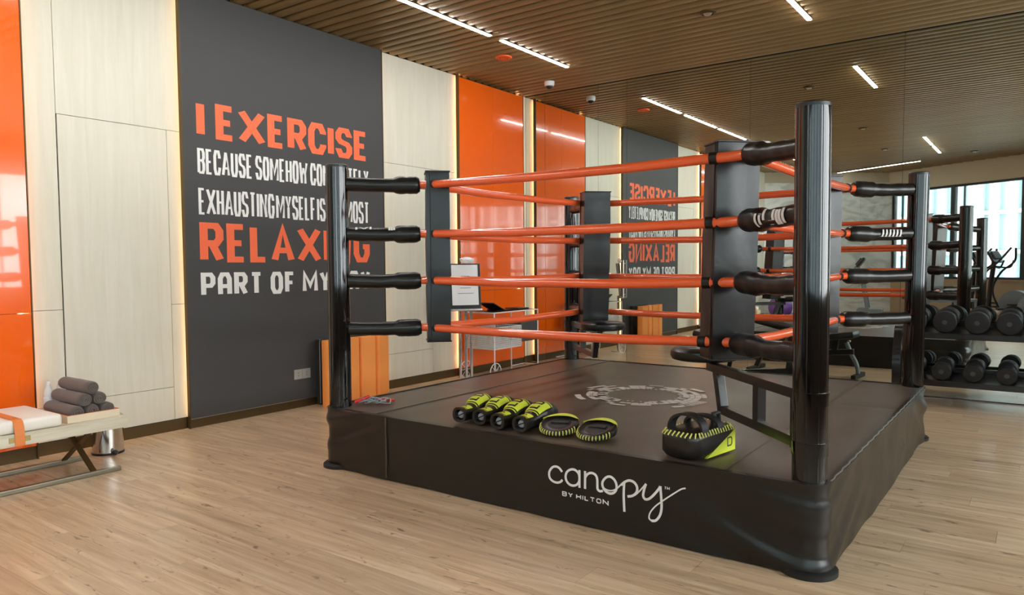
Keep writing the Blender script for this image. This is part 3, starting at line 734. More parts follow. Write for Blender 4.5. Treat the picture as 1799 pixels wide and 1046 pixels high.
# swing-out corner stools on two posts
for kx in 'BD':
    qx, qy, dx, dy = CN[kx]; dg = Vector((dx, dy, 0)).normalized(); P_ = lambda s, z: Vector((qx, qy, 0))+dg*s+Vector((0, 0, z))
    arm = MB(); arm.bar(P_(0.07, 0.74), P_(1.0, 0.74), 0.045, 0.045, bev=0.003); arm.bar(P_(0.07, 0.53), P_(0.84, 0.53), 0.045, 0.045, bev=0.003)
    so = arm.build('stool_arm', 'metal_black', ring)
    for (s0, z0_, s1, z1_) in ((0.10, 0.50, 0.10, 0.74), (0.44, 0.53, 0.44, 0.74), (0.825, 0.512, 0.90, 0.74)):
        sdv = Vector((-dg.y, dg.x, 0))
        MB().bar(P_(s0, z0_), P_(s1, z1_), 0.045, 0.05, up=dg, bev=0.003).build('stool_strut', 'metal_black', so)
    for zc_ in (0.53, 0.74): MB().tube([P_(0, zc_-0.028), P_(0, zc_+0.028)], PR+0.004, 48, cap=True).build('hinge_collar', 'post_black', so, smooth=True)
    MB().lathe([(0.0, 0.763), (0.15, 0.765), (0.178, 0.772), (0.188, 0.795), (0.184, 0.818), (0.165, 0.833), (0.0, 0.838)], 40, Matrix.Translation(P_(1.075, 0))).build('stool_seat', 'black_vinyl', so, smooth=True)

# ================================================================== GEAR ON THE CANVAS
def glove(base, rz, label):
    """boxing glove lying palm down: local x from the cuff to the knuckles"""
    t = local('boxing_glove', label, 'glove', base, rz, 'boxing gloves at the front edge of the ring')
    # stations along x: (x, half width, half height, centre z)
    GS = 1.1
    ST = [(0.0, 0.043, 0.040, 0.043), (0.03, 0.041, 0.038, 0.042), (0.07, 0.040, 0.037, 0.042), (0.10, 0.044, 0.041, 0.045), (0.135, 0.055, 0.053, 0.055), (0.17, 0.060, 0.059, 0.060),
          (0.21, 0.061, 0.061, 0.062), (0.25, 0.058, 0.058, 0.060), (0.28, 0.054, 0.048, 0.056), (0.297, 0.034, 0.030, 0.052), (0.303, 0.010, 0.009, 0.05)]
    def sec(x):
        for a, b in zip(ST[:-1], ST[1:]):
            if a[0] <= x <= b[0]:
                u = (x-a[0])/(b[0]-a[0]); u = u*u*(3-2*u)*0.5+u*0.5; return [a[i]+(b[i]-a[i])*u for i in range(4)]
        return ST[-1]
    def pt(x, w, h):
        _, hw, hh, cz = sec(x); c, s = math.cos(w), math.sin(w)
        ex = lambda v: math.copysign(abs(v)**0.85, v)
        return Vector((x, (hw+h)*ex(c), cz+(hh+h)*ex(s)))
    xs = [0.0]+[0.303*k/40 for k in range(1, 41)]
    b = MB(); b.grid([[pt(x, 2*PI*j/28, 0) for j in range(28)] for x in xs], closed=True); n0 = len(b.v)
    # inner lining of the cuff
    b.grid([[pt(0.0, 2*PI*j/28, 0) for j in range(28)], [pt(0.002, 2*PI*j/28, -0.012) for j in range(28)], [pt(0.06, 2*PI*j/28, -0.016) for j in range(28)]], closed=True)
    body = b.build('glove_shell', 'glove_black', t, smooth=True, ang=70)
    th = MB().tube([(0.10, 0.045, 0.045), (0.14, 0.046, 0.032), (0.18, 0.048, 0.030), (0.215, 0.046, 0.030), (0.235, 0.042, 0.034)], [0.012, 0.02, 0.021, 0.02, 0.013], 14).build('thumb', 'glove_black', t, smooth=True)
    w = MB(); w.lathe([(0, 0), (0.017, 0.004), (0.023, 0.02), (0.023, 0.05)], 18, Matrix.Translation((0.016, 0.004, 0.04)) @ Matrix.Rotation(PI/2, 4, 'Y'))
    w.build('hand_wrap', 'wrap_grey', t, smooth=True)
    MB().bar((0.013, -0.02, 0.05), (0.013, 0.026, 0.03), 0.004, 0.006).build('lace', 'glove_black', t)
    def band(x0, x1, w0, w1, m='neon_yellow', h=0.0022, name='colour_band'):
        r = MB(); r.grid([[pt(x0+(x1-x0)*i/8, w0+(w1-w0)*j/14, h) for j in range(15)] for i in range(9)]); return r.build(name, m, t, smooth=True)
    bd = band(0.115, 0.205, 0.55, PI-0.55); band(0.214, 0.222, 0.55, PI-0.55); band(0.104, 0.109, 0.55, PI-0.55)
    band(0.03, 0.078, 0.75, PI-0.75); band(0.018, 0.024, 0.75, PI-0.75)
    fn = lambda a, bb, h: pt(0.16+a, PI/2-bb/0.06, 0.003+h)
    tx = MB().strokes(text_lines('LD', -0.038, 0.04, -0.024, 0.024, 0.008, 1.0), 0.008, fn, 0.0006, step=0.01).build('glove_letters', 'black_plastic', bd)
    t.scale = (GS, GS, GS)
    fn2 = lambda a, bb, h: pt(0.054-bb, PI/2+a/0.045, 0.003+h)
    MB().strokes([[(-0.012, 0.008), (0.0, -0.012), (0.012, 0.008), (0.0, 0.0), (-0.012, 0.008)]], 0.004, fn2, 0.0006, step=0.01).build('glove_emblem', 'black_plastic', t)
    return t
GZ = RH+0.0035
glove((2.900, -4.86, GZ), math.radians(93), 'leftmost black and neon yellow boxing glove, nearest the front left ring post')
glove((3.035, -4.845, GZ), math.radians(92), 'second boxing glove from the left, right one of the closed left pair')
glove((3.190, -4.88, GZ), math.radians(91), 'third boxing glove from the left, with the widest yellow band of lettering')
glove((3.334, -4.87, GZ), math.radians(91), 'rightmost boxing glove, touching the round focus mitts')

def mitt(base, rz, label):
    t = local('focus_mitt', label, 'focus mitt', base, rz, 'round focus mitts on the ring edge')
    R = 0.107
    wz = lambda p: (p[0], p[1], p[2]*(1+0.45*p[1]/R)+0.012*(1+p[1]/R))
    def shear(b):
        b.v = [Vector(wz(v)) for v in b.v]; return b
    def prof_(f): return [(0, 0.0), (R*0.8, 0.0), (R*0.96, 0.010), (R, 0.026), (R*0.97, 0.042), (R*0.88, 0.049), (R*0.80, 0.044), (R*0.5, 0.040), (0, 0.042)]
    shear(MB().lathe(prof_(1), 44)).build('mitt_body', 'glove_black', t, smooth=True)
    y = MB(); rows = []
    for i in range(21):
        a = math.radians(20+150*i/20); k = math.sin(PI*i/20)**0.6; rows.append([((R*0.985-0.05*k*u)*math.cos(a), (R*0.985-0.05*k*u)*math.sin(a), 0.036+0.0155*math.sin(min(1, u*1.3+0.15)*PI*0.55)+0.002) for u in (0, 0.2, 0.4, 0.6, 0.8, 1.0)])
    y.grid(rows); shear(y).build('colour_band', 'neon_yellow', t, smooth=True)
    for i in range(16):
        a = math.radians(192+150*i/15); c, s = math.cos(a), math.sin(a)
        shear(MB().tube([(R*0.985*c, R*0.985*s, 0.014), (R*1.006*c, R*1.006*s, 0.026), (R*0.99*c, R*0.99*s, 0.038), (R*0.93*c, R*0.93*s, 0.047)], 0.003, 6)).build('stitch', 'stitch_yellow', t)
    shear(MB().lathe([(0, 0.0435), (0.06, 0.042), (0.07, 0.0405)], 30)).build('palm_pad', 'rubber_black', t, smooth=True)
    shear(MB().bar((-0.05, 0.0, 0.046), (0.05, 0.01, 0.046), 0.02, 0.006, bev=0.002)).build('palm_strap', 'rubber_black', t)
    return t
mitt((3.515, -4.75, GZ), math.radians(10), 'left one of two round black focus mitts with yellow stitched rim')
mitt((3.740, -4.738, GZ), math.radians(-6), 'right one of two round black focus mitts, its yellow crescent facing the mirror')

# thick strike pad
t = local('strike_pad', 'thick black arm strike pad with yellow stitched rim near the front right post', 'strike pad', (4.285, -4.72, GZ), math.radians(-10))
hw, hl, hh = 0.105, 0.185, 0.125
def rr(w, l, r, n=8):
    out = []
    for (sx_, sy_, a0) in ((1, 1, 0), (-1, 1, PI/2), (-1, -1, PI), (1, -1, 1.5*PI)):
        for k in range(n+1):
            a = a0+PI/2*k/n; out.append((sx_*(w-r)+r*math.cos(a), sy_*(l-r)+r*math.sin(a)))
    return out
rows = []
for (z, ins) in ((0.0, 0.03), (0.008, 0.012), (0.03, 0.0), (0.09, 0.0), (hh-0.012, 0.002), (hh, 0.014)):
    rows.append([(x, y, z) for x, y in rr(hw-ins, hl-ins, 0.055-ins*0.4)])
b = MB().grid(rows, closed=True); n_ = len(rows[0]); b.f.append(tuple(range(n_))); b.f.append(tuple(5*n_+i for i in range(n_))); b.build('pad_body', 'glove_black', t, smooth=True, ang=60)
rim = rr(hw-0.002, hl-0.002, 0.054, 12); acc = [Vector((x, y)) for x, y in rim]; acc.append(acc[0])
tot = 0; seg = []
for a, b2 in zip(acc[:-1], acc[1:]): seg.append((tot, a, b2)); tot += (b2-a).length
for k in range(46):
    d = tot*k/46
    for (s0, a, b2) in reversed(seg):
        if s0 <= d:
            q = a.lerp(b2, (d-s0)/max(1e-6, (b2-a).length)); tg = (b2-a).normalized(); break
    nrm = Vector((tg.y, -tg.x))
    MB().bar((q.x+nrm.x*0.003-tg.x*0.004, q.y+nrm.y*0.003-tg.y*0.004, hh-0.018), (q.x-nrm.x*0.012+tg.x*0.004, q.y-nrm.y*0.012+tg.y*0.004, hh+0.003), 0.006, 0.005, up=(nrm.x, nrm.y, 0.5)).build('stitch', 'stitch_yellow', t)
MB().add([(hw+0.002, -0.10, 0.005), (hw+0.002, 0.16, 0.005), (hw+0.002, 0.16, 0.105), (hw-0.01, -0.10, 0.005), (hw-0.01, 0.16, 0.005), (hw-0.01, 0.16, 0.105)], [(0, 1, 2), (3, 5, 4), (0, 3, 4, 1), (1, 4, 5, 2), (2, 5, 3, 0)]).build('colour_patch', 'neon_yellow', t)
MB().strokes(text_lines('D', 0.085, 0.13, 0.03, 0.075, 0.006), 0.006, lambda a, bb, h: (hw+0.0025+h, a, bb), 0.0006).build('pad_letter', 'black_plastic', t)
for (yy, hgt, w) in ((-0.09, 0.075, 0.055), (0.045, 0.05, 0.045)):
    st = MB(); rows = []
    for k in range(19):
        a = PI*k/18; cx_, cz_ = -0.085*math.cos(a), hh-0.006+hgt*math.sin(a)**0.8
        ox, oz = -0.097*math.cos(a), hh-0.006+(hgt+0.012)*math.sin(a)**0.8
        rows.append([(cx_, yy-w/2, cz_), (ox, yy-w/2, oz), (ox, yy+w/2, oz), (cx_, yy+w/2, cz_)])
    st.grid(rows, closed=True).build('arm_strap', 'rubber_black', t, smooth=True, ang=50)
MB().tube([(0.02, 0.10, hh-0.002), (0.02, 0.105, hh+0.05), (0.02, 0.15, hh+0.05), (0.02, 0.155, hh-0.002)], 0.012, 10).build('grip', 'rubber_black', t, smooth=True)

# skipping rope by the front left post
t = thing('skipping_rope', 'coiled grey skipping rope with red handles beside the front left ring post', 'skipping rope', (2.02, -4.74, GZ))
rnd = random.Random(5); pts = []
for (cx_, cy_, r, turns, ph) in ((1.98, -4.735, 0.055, 2.0, 0.3), (2.03, -4.72, 0.05, 2.5, 1.2), (2.10, -4.685, 0.045, 2.0, 0.0)):
    n = int(turns*14)
    for k in range(n): 
        a = ph+2*PI*k/14; rr_ = r*(0.8+0.25*math.sin(a*1.7+cx_*9)); pts.append(Vector((cx_+rr_*math.cos(a)*1.1, cy_+rr_*math.sin(a), GZ+0.006+0.03*abs(math.sin(a*0.61+k*0.05)))))
MB().tube(catmull(pts, 3), 0.0035, 6).build('cord', 'cable_grey', t, smooth=True)
MB().tube([(1.955, -4.80, GZ+0.014), (1.99, -4.765, GZ+0.03), (2.02, -4.73, GZ+0.052)], [0.013, 0.012, 0.009], 12).build('handle', 'handle_red', t, smooth=True)
MB().tube([(2.02, -4.66, GZ+0.014), (2.07, -4.63, GZ+0.016), (2.12, -4.60, GZ+0.014)], [0.013, 0.012, 0.009], 12).build('handle', 'handle_red', t, smooth=True)

# ================================================================== ALONG THE LEFT WALL
# bench
BY1, BY0, BXa, BXb, BZ = -5.735, -7.25, 0.30, 0.85, 0.352
t = thing('wooden_bench', 'long pale wooden bench on crossed dark legs with a strapped cream cushion', 'bench', (0.57, (BY0+BY1)/2, 0))
MB().box((BXa, BY0, BZ-0.072), (BXb, BY1, BZ), bev=0.003).build('bench_top', 'bench_wood', t)
for x in (0.345, 0.81): MB().box((x-0.017, BY0+0.05, 0.0), (x+0.017, BY1-0.04, 0.03), bev=0.006).build('floor_rail', 'rail_metal', t)
for y in (-5.92, -7.05):
    MB().bar((0.345, y, 0.02), (0.76, y, BZ-0.07), 0.012, 0.034, up=(0, 1, 0), bev=0.002).build('leg', 'bronze', t)
    MB().bar((0.81, y-0.014, 0.02), (0.40, y-0.014, BZ-0.07), 0.012, 0.034, up=(0, 1, 0), bev=0.002).build('leg', 'bronze', t)
cush = MB().box((0.315, -7.2, BZ+0.0005), (0.835, -6.115, BZ+0.075), bev=0.024).build('cushion', 'cushion_cream', t, smooth=True, ang=60)
for y in (-6.355, -6.95):
    pts = [(0.857, BZ-0.07), (0.857, BZ-0.01), (0.853, BZ+0.03), (0.838, BZ+0.066), (0.81, BZ+0.079), (0.34, BZ+0.079), (0.312, BZ+0.066), (0.297, BZ+0.03), (0.293, BZ-0.07)]
    s_ = MB(); rows = [[(x, y-0.026, z), (x, y+0.026, z)] for x, z in pts]; s_.grid(rows); s_.grid([[(x-0.003, y-0.026, z-0.002), (x-0.003, y+0.026, z-0.002)] for x, z in pts]); so = s_.build('leather_strap', 'leather_tan', t)
    MB().box((0.851, y-0.055, BZ-0.048), (0.856, y-0.027, BZ-0.018)).build('brass_plate', 'brass', so); MB().box((0.851, y+0.027, BZ-0.048), (0.856, y+0.055, BZ-0.018)).build('brass_plate', 'brass', so)
# tray with towels
tx0, tx1, ty0, ty1, tz = 0.37, 0.80, -6.075, -5.76, BZ+0.001
t = thing('towel_tray', 'shallow pale wooden tray with orange lining on the bench end', 'tray', (0.585, -5.92, tz))
MB().box((tx0+0.008, ty0+0.008, tz), (tx1-0.008, ty1-0.008, tz+0.008)).build('tray_base', 'tray_lining', t)
for (a, b) in (((tx0, ty0), (tx1, ty0+0.009)), ((tx0, ty1-0.009), (tx1, ty1)), ((tx0, ty0+0.009), (tx0+0.009, ty1-0.009)), ((tx1-0.009, ty0+0.009), (tx1, ty1-0.009))):
    MB().box((a[0], a[1], tz), (b[0], b[1], tz+0.045), bev=0.001).build('tray_side', 'tray_wood', t)
    MB().box((a[0]+0.0005, a[1]+0.0005, tz+0.0452), (b[0]-0.0005, b[1]-0.0005, tz+0.0464)).build('tray_lip', 'tray_lining', t)
def towel(x0, x1, y, z, r, label, seed):
    o = thing('rolled_towel', label, 'towel', ((x0+x1)/2, y, z-r), 'rolled grey towels on the tray')
    b = MB(); rows = []; N = 30
    for i in range(25):
        u = i/24; x = x0+(x1-x0)*u; k = 1.0 if 0 < i < 24 else 0.9; row = []
        for j in range(N):
            a = 2*PI*j/N; rr_ = r*k*(1+0.035*noise.noise(Vector((u*5, math.cos(a)*1.5, seed+math.sin(a)*1.5)))); row.append((x, y+rr_*math.cos(a), z+rr_*0.94*math.sin(a)))
        rows.append(row)
    b.grid(rows, closed=True); b.f.append(tuple(range(N))); b.f.append(tuple(24*N+i for i in range(N))); b.build('towel_roll', 'towel_grey', o, smooth=True, ang=60)
    sp = [Vector((x1+0.003, y+r*(0.12+0.74*k/40)*math.cos(k*0.42+seed), z+r*0.94*(0.12+0.74*k/40)*math.sin(k*0.42+seed))) for k in range(41)]
    MB().tube(sp, 0.006, 6).build('spiral_edge', 'towel_grey', o, smooth=True)
TZ = tz+0.011; r = 0.043
towel(0.385, 0.775, -6.005, TZ+r, r, 'bottom front rolled grey towel at the cushion side of the tray', 1)
towel(0.385, 0.775, -5.915, TZ+r, r, 'bottom middle rolled grey towel of the pile, mostly hidden', 2)
towel(0.385, 0.775, -5.825, TZ+r, r, 'bottom rolled grey towel at the bin end of the tray', 3)
towel(0.385, 0.775, -5.958, TZ+r*2.68, r, 'middle row rolled grey towel on the cushion side', 4)
towel(0.385, 0.775, -5.868, TZ+r*2.68, r, 'middle row rolled grey towel on the bin side', 5)
towel(0.385, 0.775, -5.912, TZ+r*4.36, r, 'topmost rolled grey towel of the pile', 6)
for i, (x, y, lab) in enumerate(((0.335, -5.99, 'clear water bottle behind the towels, nearest the orange panel'), (0.335, -5.92, 'clear water bottle behind the towels, middle one of three'), (0.335, -5.85, 'clear water bottle behind the towels, farthest from the orange panel'))):
    o = thing('water_bottle', lab, 'bottle', (x, y, BZ+0.001), 'water bottles behind the towels')
    MB().lathe([(0.028, 0), (0.03, 0.006), (0.03, 0.12), (0.026, 0.15), (0.013, 0.18), (0.0125, 0.195)], 24, Matrix.Translation((x, y, BZ+0.001))).build('bottle_body', 'clear_bottle', o, smooth=True)
    MB().lathe([(0.0305, 0.055), (0.0305, 0.11)], 24, Matrix.Translation((x, y, BZ+0.001))).build('bottle_label', 'paper_white', o, smooth=True)
    MB().lathe([(0.0145, 0.19), (0.0145, 0.21), (0, 0.2105)], 20, Matrix.Translation((x, y, BZ+0.001))).build('bottle_cap', 'white_plastic', o, smooth=True)
# pedal bin
bx, by = 0.28, -5.60
t = thing('pedal_bin', 'polished steel pedal bin on the floor behind the bench end', 'bin', (bx, by, 0))
Mt = Matrix.Translation((bx, by, 0))
MB().lathe([(0.104, 0.0), (0.104, 0.014), (0.1, 0.016)], 48, Mt).build('base_ring', 'black_plastic', t, smooth=True)
MB().lathe([(0.101, 0.016), (0.101, 0.245)], 48, Mt).build('bin_body', 'chrome', t, smooth=True)
MB().lathe([(0.103, 0.243), (0.103, 0.262), (0.095, 0.27), (0.05, 0.276), (0, 0.277)], 48, Mt).build('lid', 'chrome', t, smooth=True)
pd = MB(); pd.tube([(bx+0.095, by-0.01, 0.02), (bx+0.135, by-0.015, 0.024), (bx+0.15, by-0.017, 0.03)], [0.016, 0.02, 0.012], 14); pd.build('pedal', 'black_plastic', t, smooth=True)
# wall socket
t = thing('wall_socket', 'double grey wall socket plate low on the graphite board', 'socket', (XD, -3.737, 0.27))
for (y0, y1) in ((-3.829, -3.738), (-3.736, -3.645)):
    p = MB().box((XD+0.0005, y0, 0.268), (XD+0.009, y1, 0.358), bev=0.002).build('socket_plate', 'socket_grey', t)
    for dz in (-0.012, 0.012): MB().box((XD+0.0085, (y0+y1)/2-0.004, 0.313+dz-0.003), (XD+0.0095, (y0+y1)/2+0.004, 0.313+dz+0.003)).build('socket_slot', 'black_plastic', p)
# folded exercise mats on edge
t = thing('folding_mat', 'upright folded orange foam exercise mat leaning by the wall behind the front left post', 'exercise mat', (0.22, -3.24, 0))
mx0 = 0.17
zz = [(-3.645, 0), (-3.44, 0.028), (-3.24, 0), (-3.04, 0.028), (-2.85, 0.0)]
for i in range(4):
    (ya, da), (yb, db) = zz[i], zz[i+1]; b = MB()
    a = Vector((mx0+0.10+da, ya, 0)); c = Vector((mx0+0.10+db, yb, 0)); d = (c-a).normalized(); n = Vector((d.y, -d.x, 0)); n = n if n.x > 0 else -n
    rows = []
    for k in range(9):
        u = k/8; e = 0.035*math.sqrt(max(0, 1-(2*u-1)**8)); p = a.lerp(c, u)
        rows.append([p-n*0.05, p+n*(0.0+e), p+n*(0.0+e)+Vector((0, 0, 0.625)), p-n*0.05+Vector((0, 0, 0.625))])
    b.grid(rows, closed=True); b.f += [(0, 1, 2, 3), (32, 33, 34, 35)]
    b.build('mat_panel', 'foam_orange', t, smooth=True, ang=40)
t = thing('dark_mat', 'thin dark mat with a pale edge standing between wall and orange mat', 'exercise mat', (0.10, -3.5, 0))
MB().box((0.062, -3.575, 0), (0.115, -2.9, 0.62), bev=0.006).build('mat_body', 'foam_black', t)
MB().tube([(0.118, -3.578, 0.02), (0.118, -3.578, 0.58), (0.112, -3.57, 0.615), (0.1, -3.56, 0.622)], 0.003, 6).build('mat_edge', 'cable_grey', t, smooth=True)

# notice stand
t = thing('notice_stand', 'chrome three tube stand carrying a framed white notice near the orange panels', 'sign stand', (0.43, -1.80, 0))
for (x, y) in ((0.39, -1.855), (0.425, -1.795), (0.455, -1.74)):
    MB().tube([(x, y, 0.016), (x, y, 0.84)], 0.017, 20).build('tube', 'chrome', t, smooth=True)
MB().lathe([(0.11, 0), (0.11, 0.012), (0, 0.014)], 36, Matrix.Translation((0.424, -1.796, 0))).build('base_plate', 'steel', t, smooth=True)
Mn = Matrix.Translation((0.44, -1.815, 1.09)) @ Matrix.Rotation(math.radians(-35), 4, 'Z') @ Matrix.Rotation(math.radians(-6), 4, 'Y')
MB().box((-0.016, -0.175, -0.26), (0.0, 0.175, 0.24), Mn, bev=0.003).build('notice_frame', 'black_plastic', t)
pp = MB().box((0.0, -0.155, -0.22), (0.004, 0.145, 0.225), Mn).build('notice_sheet', 'paper_white', t)
tl = MB(); nf = lambda a, b, h: Mn @ Vector((0.0042+h, a, b))
for (z, w) in ((0.10, 0.10), (0.0, 0.16), (-0.03, 0.12), (-0.09, 0.18)): tl.strokes([[(-w/2, z), (w/2, z)]], 0.006, nf, 0.0004)
tag(tl.build('notice_print', 'ink_grey', pp), kind='stuff')
MB().box((-0.03, -0.17, -0.285), (0.05, 0.17, -0.262), Mn, bev=0.004).build('notice_ledge', 'steel', t)
cr_p = MB(); rows = []
for i in range(9):
    th_ = PI*i/8; rows.append([Mn @ Vector((0.02+0.03*math.sin(th_)*math.cos(2*PI*j/14)*(1+0.5*noise.noise(Vector((i*1.3, j*1.7, 2)))), 0.02+0.08*math.sin(th_)*math.sin(2*PI*j/14)*(1+0.5*noise.noise(Vector((i*1.1, j*2.3, 7)))), 0.275+0.036*math.cos(th_)*(1+0.4*noise.noise(Vector((i, j, 4)))))) for j in range(14)])
cr_p.grid(rows, closed=True); o = cr_p.build('crumpled_bag', 'paper_white', off=Mn @ Vector((0.02, 0.02, 0.24))); tag(o, 'crumpled clear plastic bag on top of the framed notice', 'bag')

# wire trolley
t = thing('wire_trolley', 'thin wire trolley with perforated basket and spoked wheels before the orange panels', 'trolley', (0.42, -1.08, 0))
ca, cb_, ya, yb = 0.22, 0.62, -1.53, -0.66
ytop = 0.77; bE = -1.01
for (x, y) in ((ca, ya), (cb_, ya), (ca, yb), (cb_, yb)):
    MB().tube([(x, y, 0.10 if y == ya else 0.012), (x, y, 0.775)], 0.007, 10).build('leg', 'white_plastic', t, smooth=True)
MB().tube([(ca, ya, ytop), (cb_, ya, ytop), (cb_, yb, ytop), (ca, yb, ytop)], 0.006, 8, closed=True).build('top_rail', 'white_plastic', t, smooth=True)
MB().tube([(ca, yb, 0.05), (cb_, yb, 0.05), (cb_, yb+0.28, 0.05), (ca, yb+0.28, 0.05)], 0.005, 8, closed=True).build('foot_rail', 'white_plastic', t, smooth=True)
MB().box((ca+0.008, ya+0.008, ytop-0.005), (cb_-0.008, yb-0.01, ytop+0.006)).build('tray_top', 'black_plastic', t)
bas = MB()
def perf(p, ux, uz, w, h, nx, nz):
    """perforated sheet: frame of crossing strips"""
    for i in range(nx+1):
        q = p+ux*(w*i/nx); bas.bar(q, q+uz*h, 0.0022, 0.010, up=ux)
    for k in range(nz+1):
        q = p+uz*(h*k/nz); bas.bar(q, q+ux*w, 0.0022, 0.010, up=uz)
Zv = Vector((0, 0, 1))
perf(Vector((ca, ya, 0.36)), Vector((1, 0, 0)), Zv, cb_-ca, 0.24, 16, 10); perf(Vector((cb_, ya, 0.36)), Vector((0, 1, 0)), Zv, bE-ya, 0.24, 20, 10)
perf(Vector((ca, bE, 0.36)), Vector((1, 0, 0)), Zv, cb_-ca, 0.24, 16, 10); perf(Vector((ca, ya, 0.36)), Vector((0, 1, 0)), Zv, bE-ya, 0.24, 20, 10)
bas.box((ca, ya, 0.352), (cb_, bE, 0.358))
tag(bas.build('perforated_basket', 'white_plastic', t), kind='stuff')
MB().box((ca+0.02, bE+0.01, 0.40), (cb_-0.005, yb-0.015, 0.66), bev=0.01).build('grey_bin', 'graphite', t)
for x in (ca-0.015, cb_+0.015):
    w = MB(); Mw = Matrix.Translation((x, ya, 0.105)) @ Matrix.Rotation(PI/2, 4, 'Y')
    w.tube([Mw @ Vector((0.1*math.cos(2*PI*k/36), 0.1*math.sin(2*PI*k/36), 0)) for k in range(36)], 0.005, 8, closed=True); wo = w.build('wheel', 'white_plastic', t, smooth=True)
    for k in range(4):
        a = PI*k/4; MB().tube([Mw @ Vector((0.1*math.cos(a), 0.1*math.sin(a), 0)), Mw @ Vector((-0.1*math.cos(a), -0.1*math.sin(a), 0))], 0.003, 6).build('spoke', 'white_plastic', wo)
    MB().lathe([(0.018, -0.012), (0.018, 0.012)], 16, Mw).build('hub', 'steel', wo)
o = thing('tablet_holder', 'black tablet holder propped open on top of the wire trolley', 'tablet', (0.42, -1.32, ytop+0.007))
MB().bar((0.42, -1.42, ytop+0.105), (0.42, -1.22, ytop+0.02), 0.22, 0.012, bev=0.003).build('screen', 'black_plastic', o)
MB().bar((0.42, -1.28, ytop+0.014), (0.42, -1.02, ytop+0.014), 0.2, 0.012, bev=0.003).build('base', 'black_plastic', o)
MB().bar((0.42, -1.30, ytop+0.014), (0.42, -1.345, ytop+0.07), 0.05, 0.008).build('stay', 'black_plastic', o)
o = MB().box((0.32, -0.92, ytop+0.0065), (0.52, -0.70, ytop+0.024), bev=0.006).build('black_folder', 'black_plastic', off=Vector((0.42, -0.81, ytop+0.0065))); tag(o, 'flat black folder lying at the mirror end of the wire trolley', 'folder')

# ================================================================== CEILING FITTINGS
t = thing('dome_camera', 'white dome security camera under the ceiling by the mirror corner', 'camera', (0.70, -0.50, HC-0.001))
Mt = Matrix.Translation((0.70, -0.50, HC))
MB().lathe([(0.062, 0.0), (0.062, -0.035), (0.055, -0.052), (0.04, -0.055)], 36, Mt).build('housing', 'white_plastic', t, smooth=True)
MB().lathe([(0.042, -0.05), (0.040, -0.066), (0.03, -0.08), (0.015, -0.088), (0, -0.09)], 30, Mt).build('dome', 'black_plastic', t, smooth=True)
t = thing('ceiling_speaker', 'round orange perforated ceiling speaker near the left row of lights', 'speaker', (0.89, -1.68, HC-0.001))
Mt = Matrix.Translation((0.89, -1.68, HC))
MB().lathe([(0.088, 0.0), (0.088, -0.01), (0.078, -0.016), (0.07, -0.012)], 40, Mt).build('rim', 'orange_grille', t, smooth=True)
MB().lathe([(0.072, -0.012), (0.0, -0.018)], 40, Mt).build('grille', 'orange_grille', t, smooth=True)
for k in range(10):
    a = 2*PI*k/10; MB().lathe([(0.005, -0.015), (0.005, -0.0172), (0, -0.0173)], 8, Matrix.Translation((0.89+0.045*math.cos(a), -1.68+0.045*math.sin(a), HC))).build('hole', 'black_plastic', t)
for (x, y, lab) in ((3.15, -1.71, 'round bronze downlight ring nearest the mirror, right of ceiling centre'), (3.13, -5.2, 'round bronze downlight ring seen in the mirror above the near post'), (3.02, -7.9, 'round bronze downlight ring seen deep in the mirror, farthest but one'), (4.4, -9.3, 'round bronze downlight ring deepest in the mirror near the bulkhead')):
    t = thing('downlight', lab, 'ceiling light', (x, y, HC-0.001), 'round downlights'); Mt = Matrix.Translation((x, y, HC))
    MB().lathe([(0.075, 0.0), (0.075, -0.008), (0.06, -0.02), (0.05, -0.02), (0.045, 0.0)], 36, Mt).build('rim', 'bronze', t, smooth=True)
    MB().lathe([(0.046, -0.004), (0.03, -0.024), (0, -0.03)], 30, Mt).build('lens', 'steel', t, smooth=True)

# ================================================================== DUMBBELL RACK BY THE MIRROR
RKX0, RKX1, RKF, RKB = 4.53, 5.80, -0.56, -0.10
t = thing('dumbbell_rack', 'black two shelf dumbbell rack standing against the mirror right of the ring', 'rack', ((RKX0+RKX1)/2, (RKF+RKB)/2, 0))
for x in (RKX0, RKX1):
    pts = catmull([(x, RKF+0.02, 0.0), (x, RKF-0.01, 0.30), (x, RKF+0.03, 0.58), (x, RKF+0.12, 0.70), (x, RKB-0.02, 0.74)], 6)
    b = MB(); b.grid([[(p.x-0.035, p.y-0.03, p.z), (p.x+0.035, p.y-0.03, p.z), (p.x+0.035, p.y+0.03, p.z), (p.x-0.035, p.y+0.03, p.z)] if p.z < 0.55 else [(p.x-0.035, p.y, p.z+0.03), (p.x+0.035, p.y, p.z+0.03), (p.x+0.035, p.y, p.z-0.03), (p.x-0.035, p.y, p.z-0.03)] for p in pts], closed=True)
    n = len(pts); b.f += [(0, 1, 2, 3), tuple(4*(n-1)+i for i in range(4))]; b.build('curved_upright', 'grey_machine' if False else 'metal_black', t, smooth=True, ang=35)
    MB().box((x-0.03, RKB-0.06, 0), (x+0.03, RKB, 0.76), bev=0.004).build('rear_upright', 'metal_black', t)
    MB().box((x-0.035, RKF, 0.0), (x+0.035, RKB, 0.03), bev=0.004).build('foot', 'rubber_black', t)
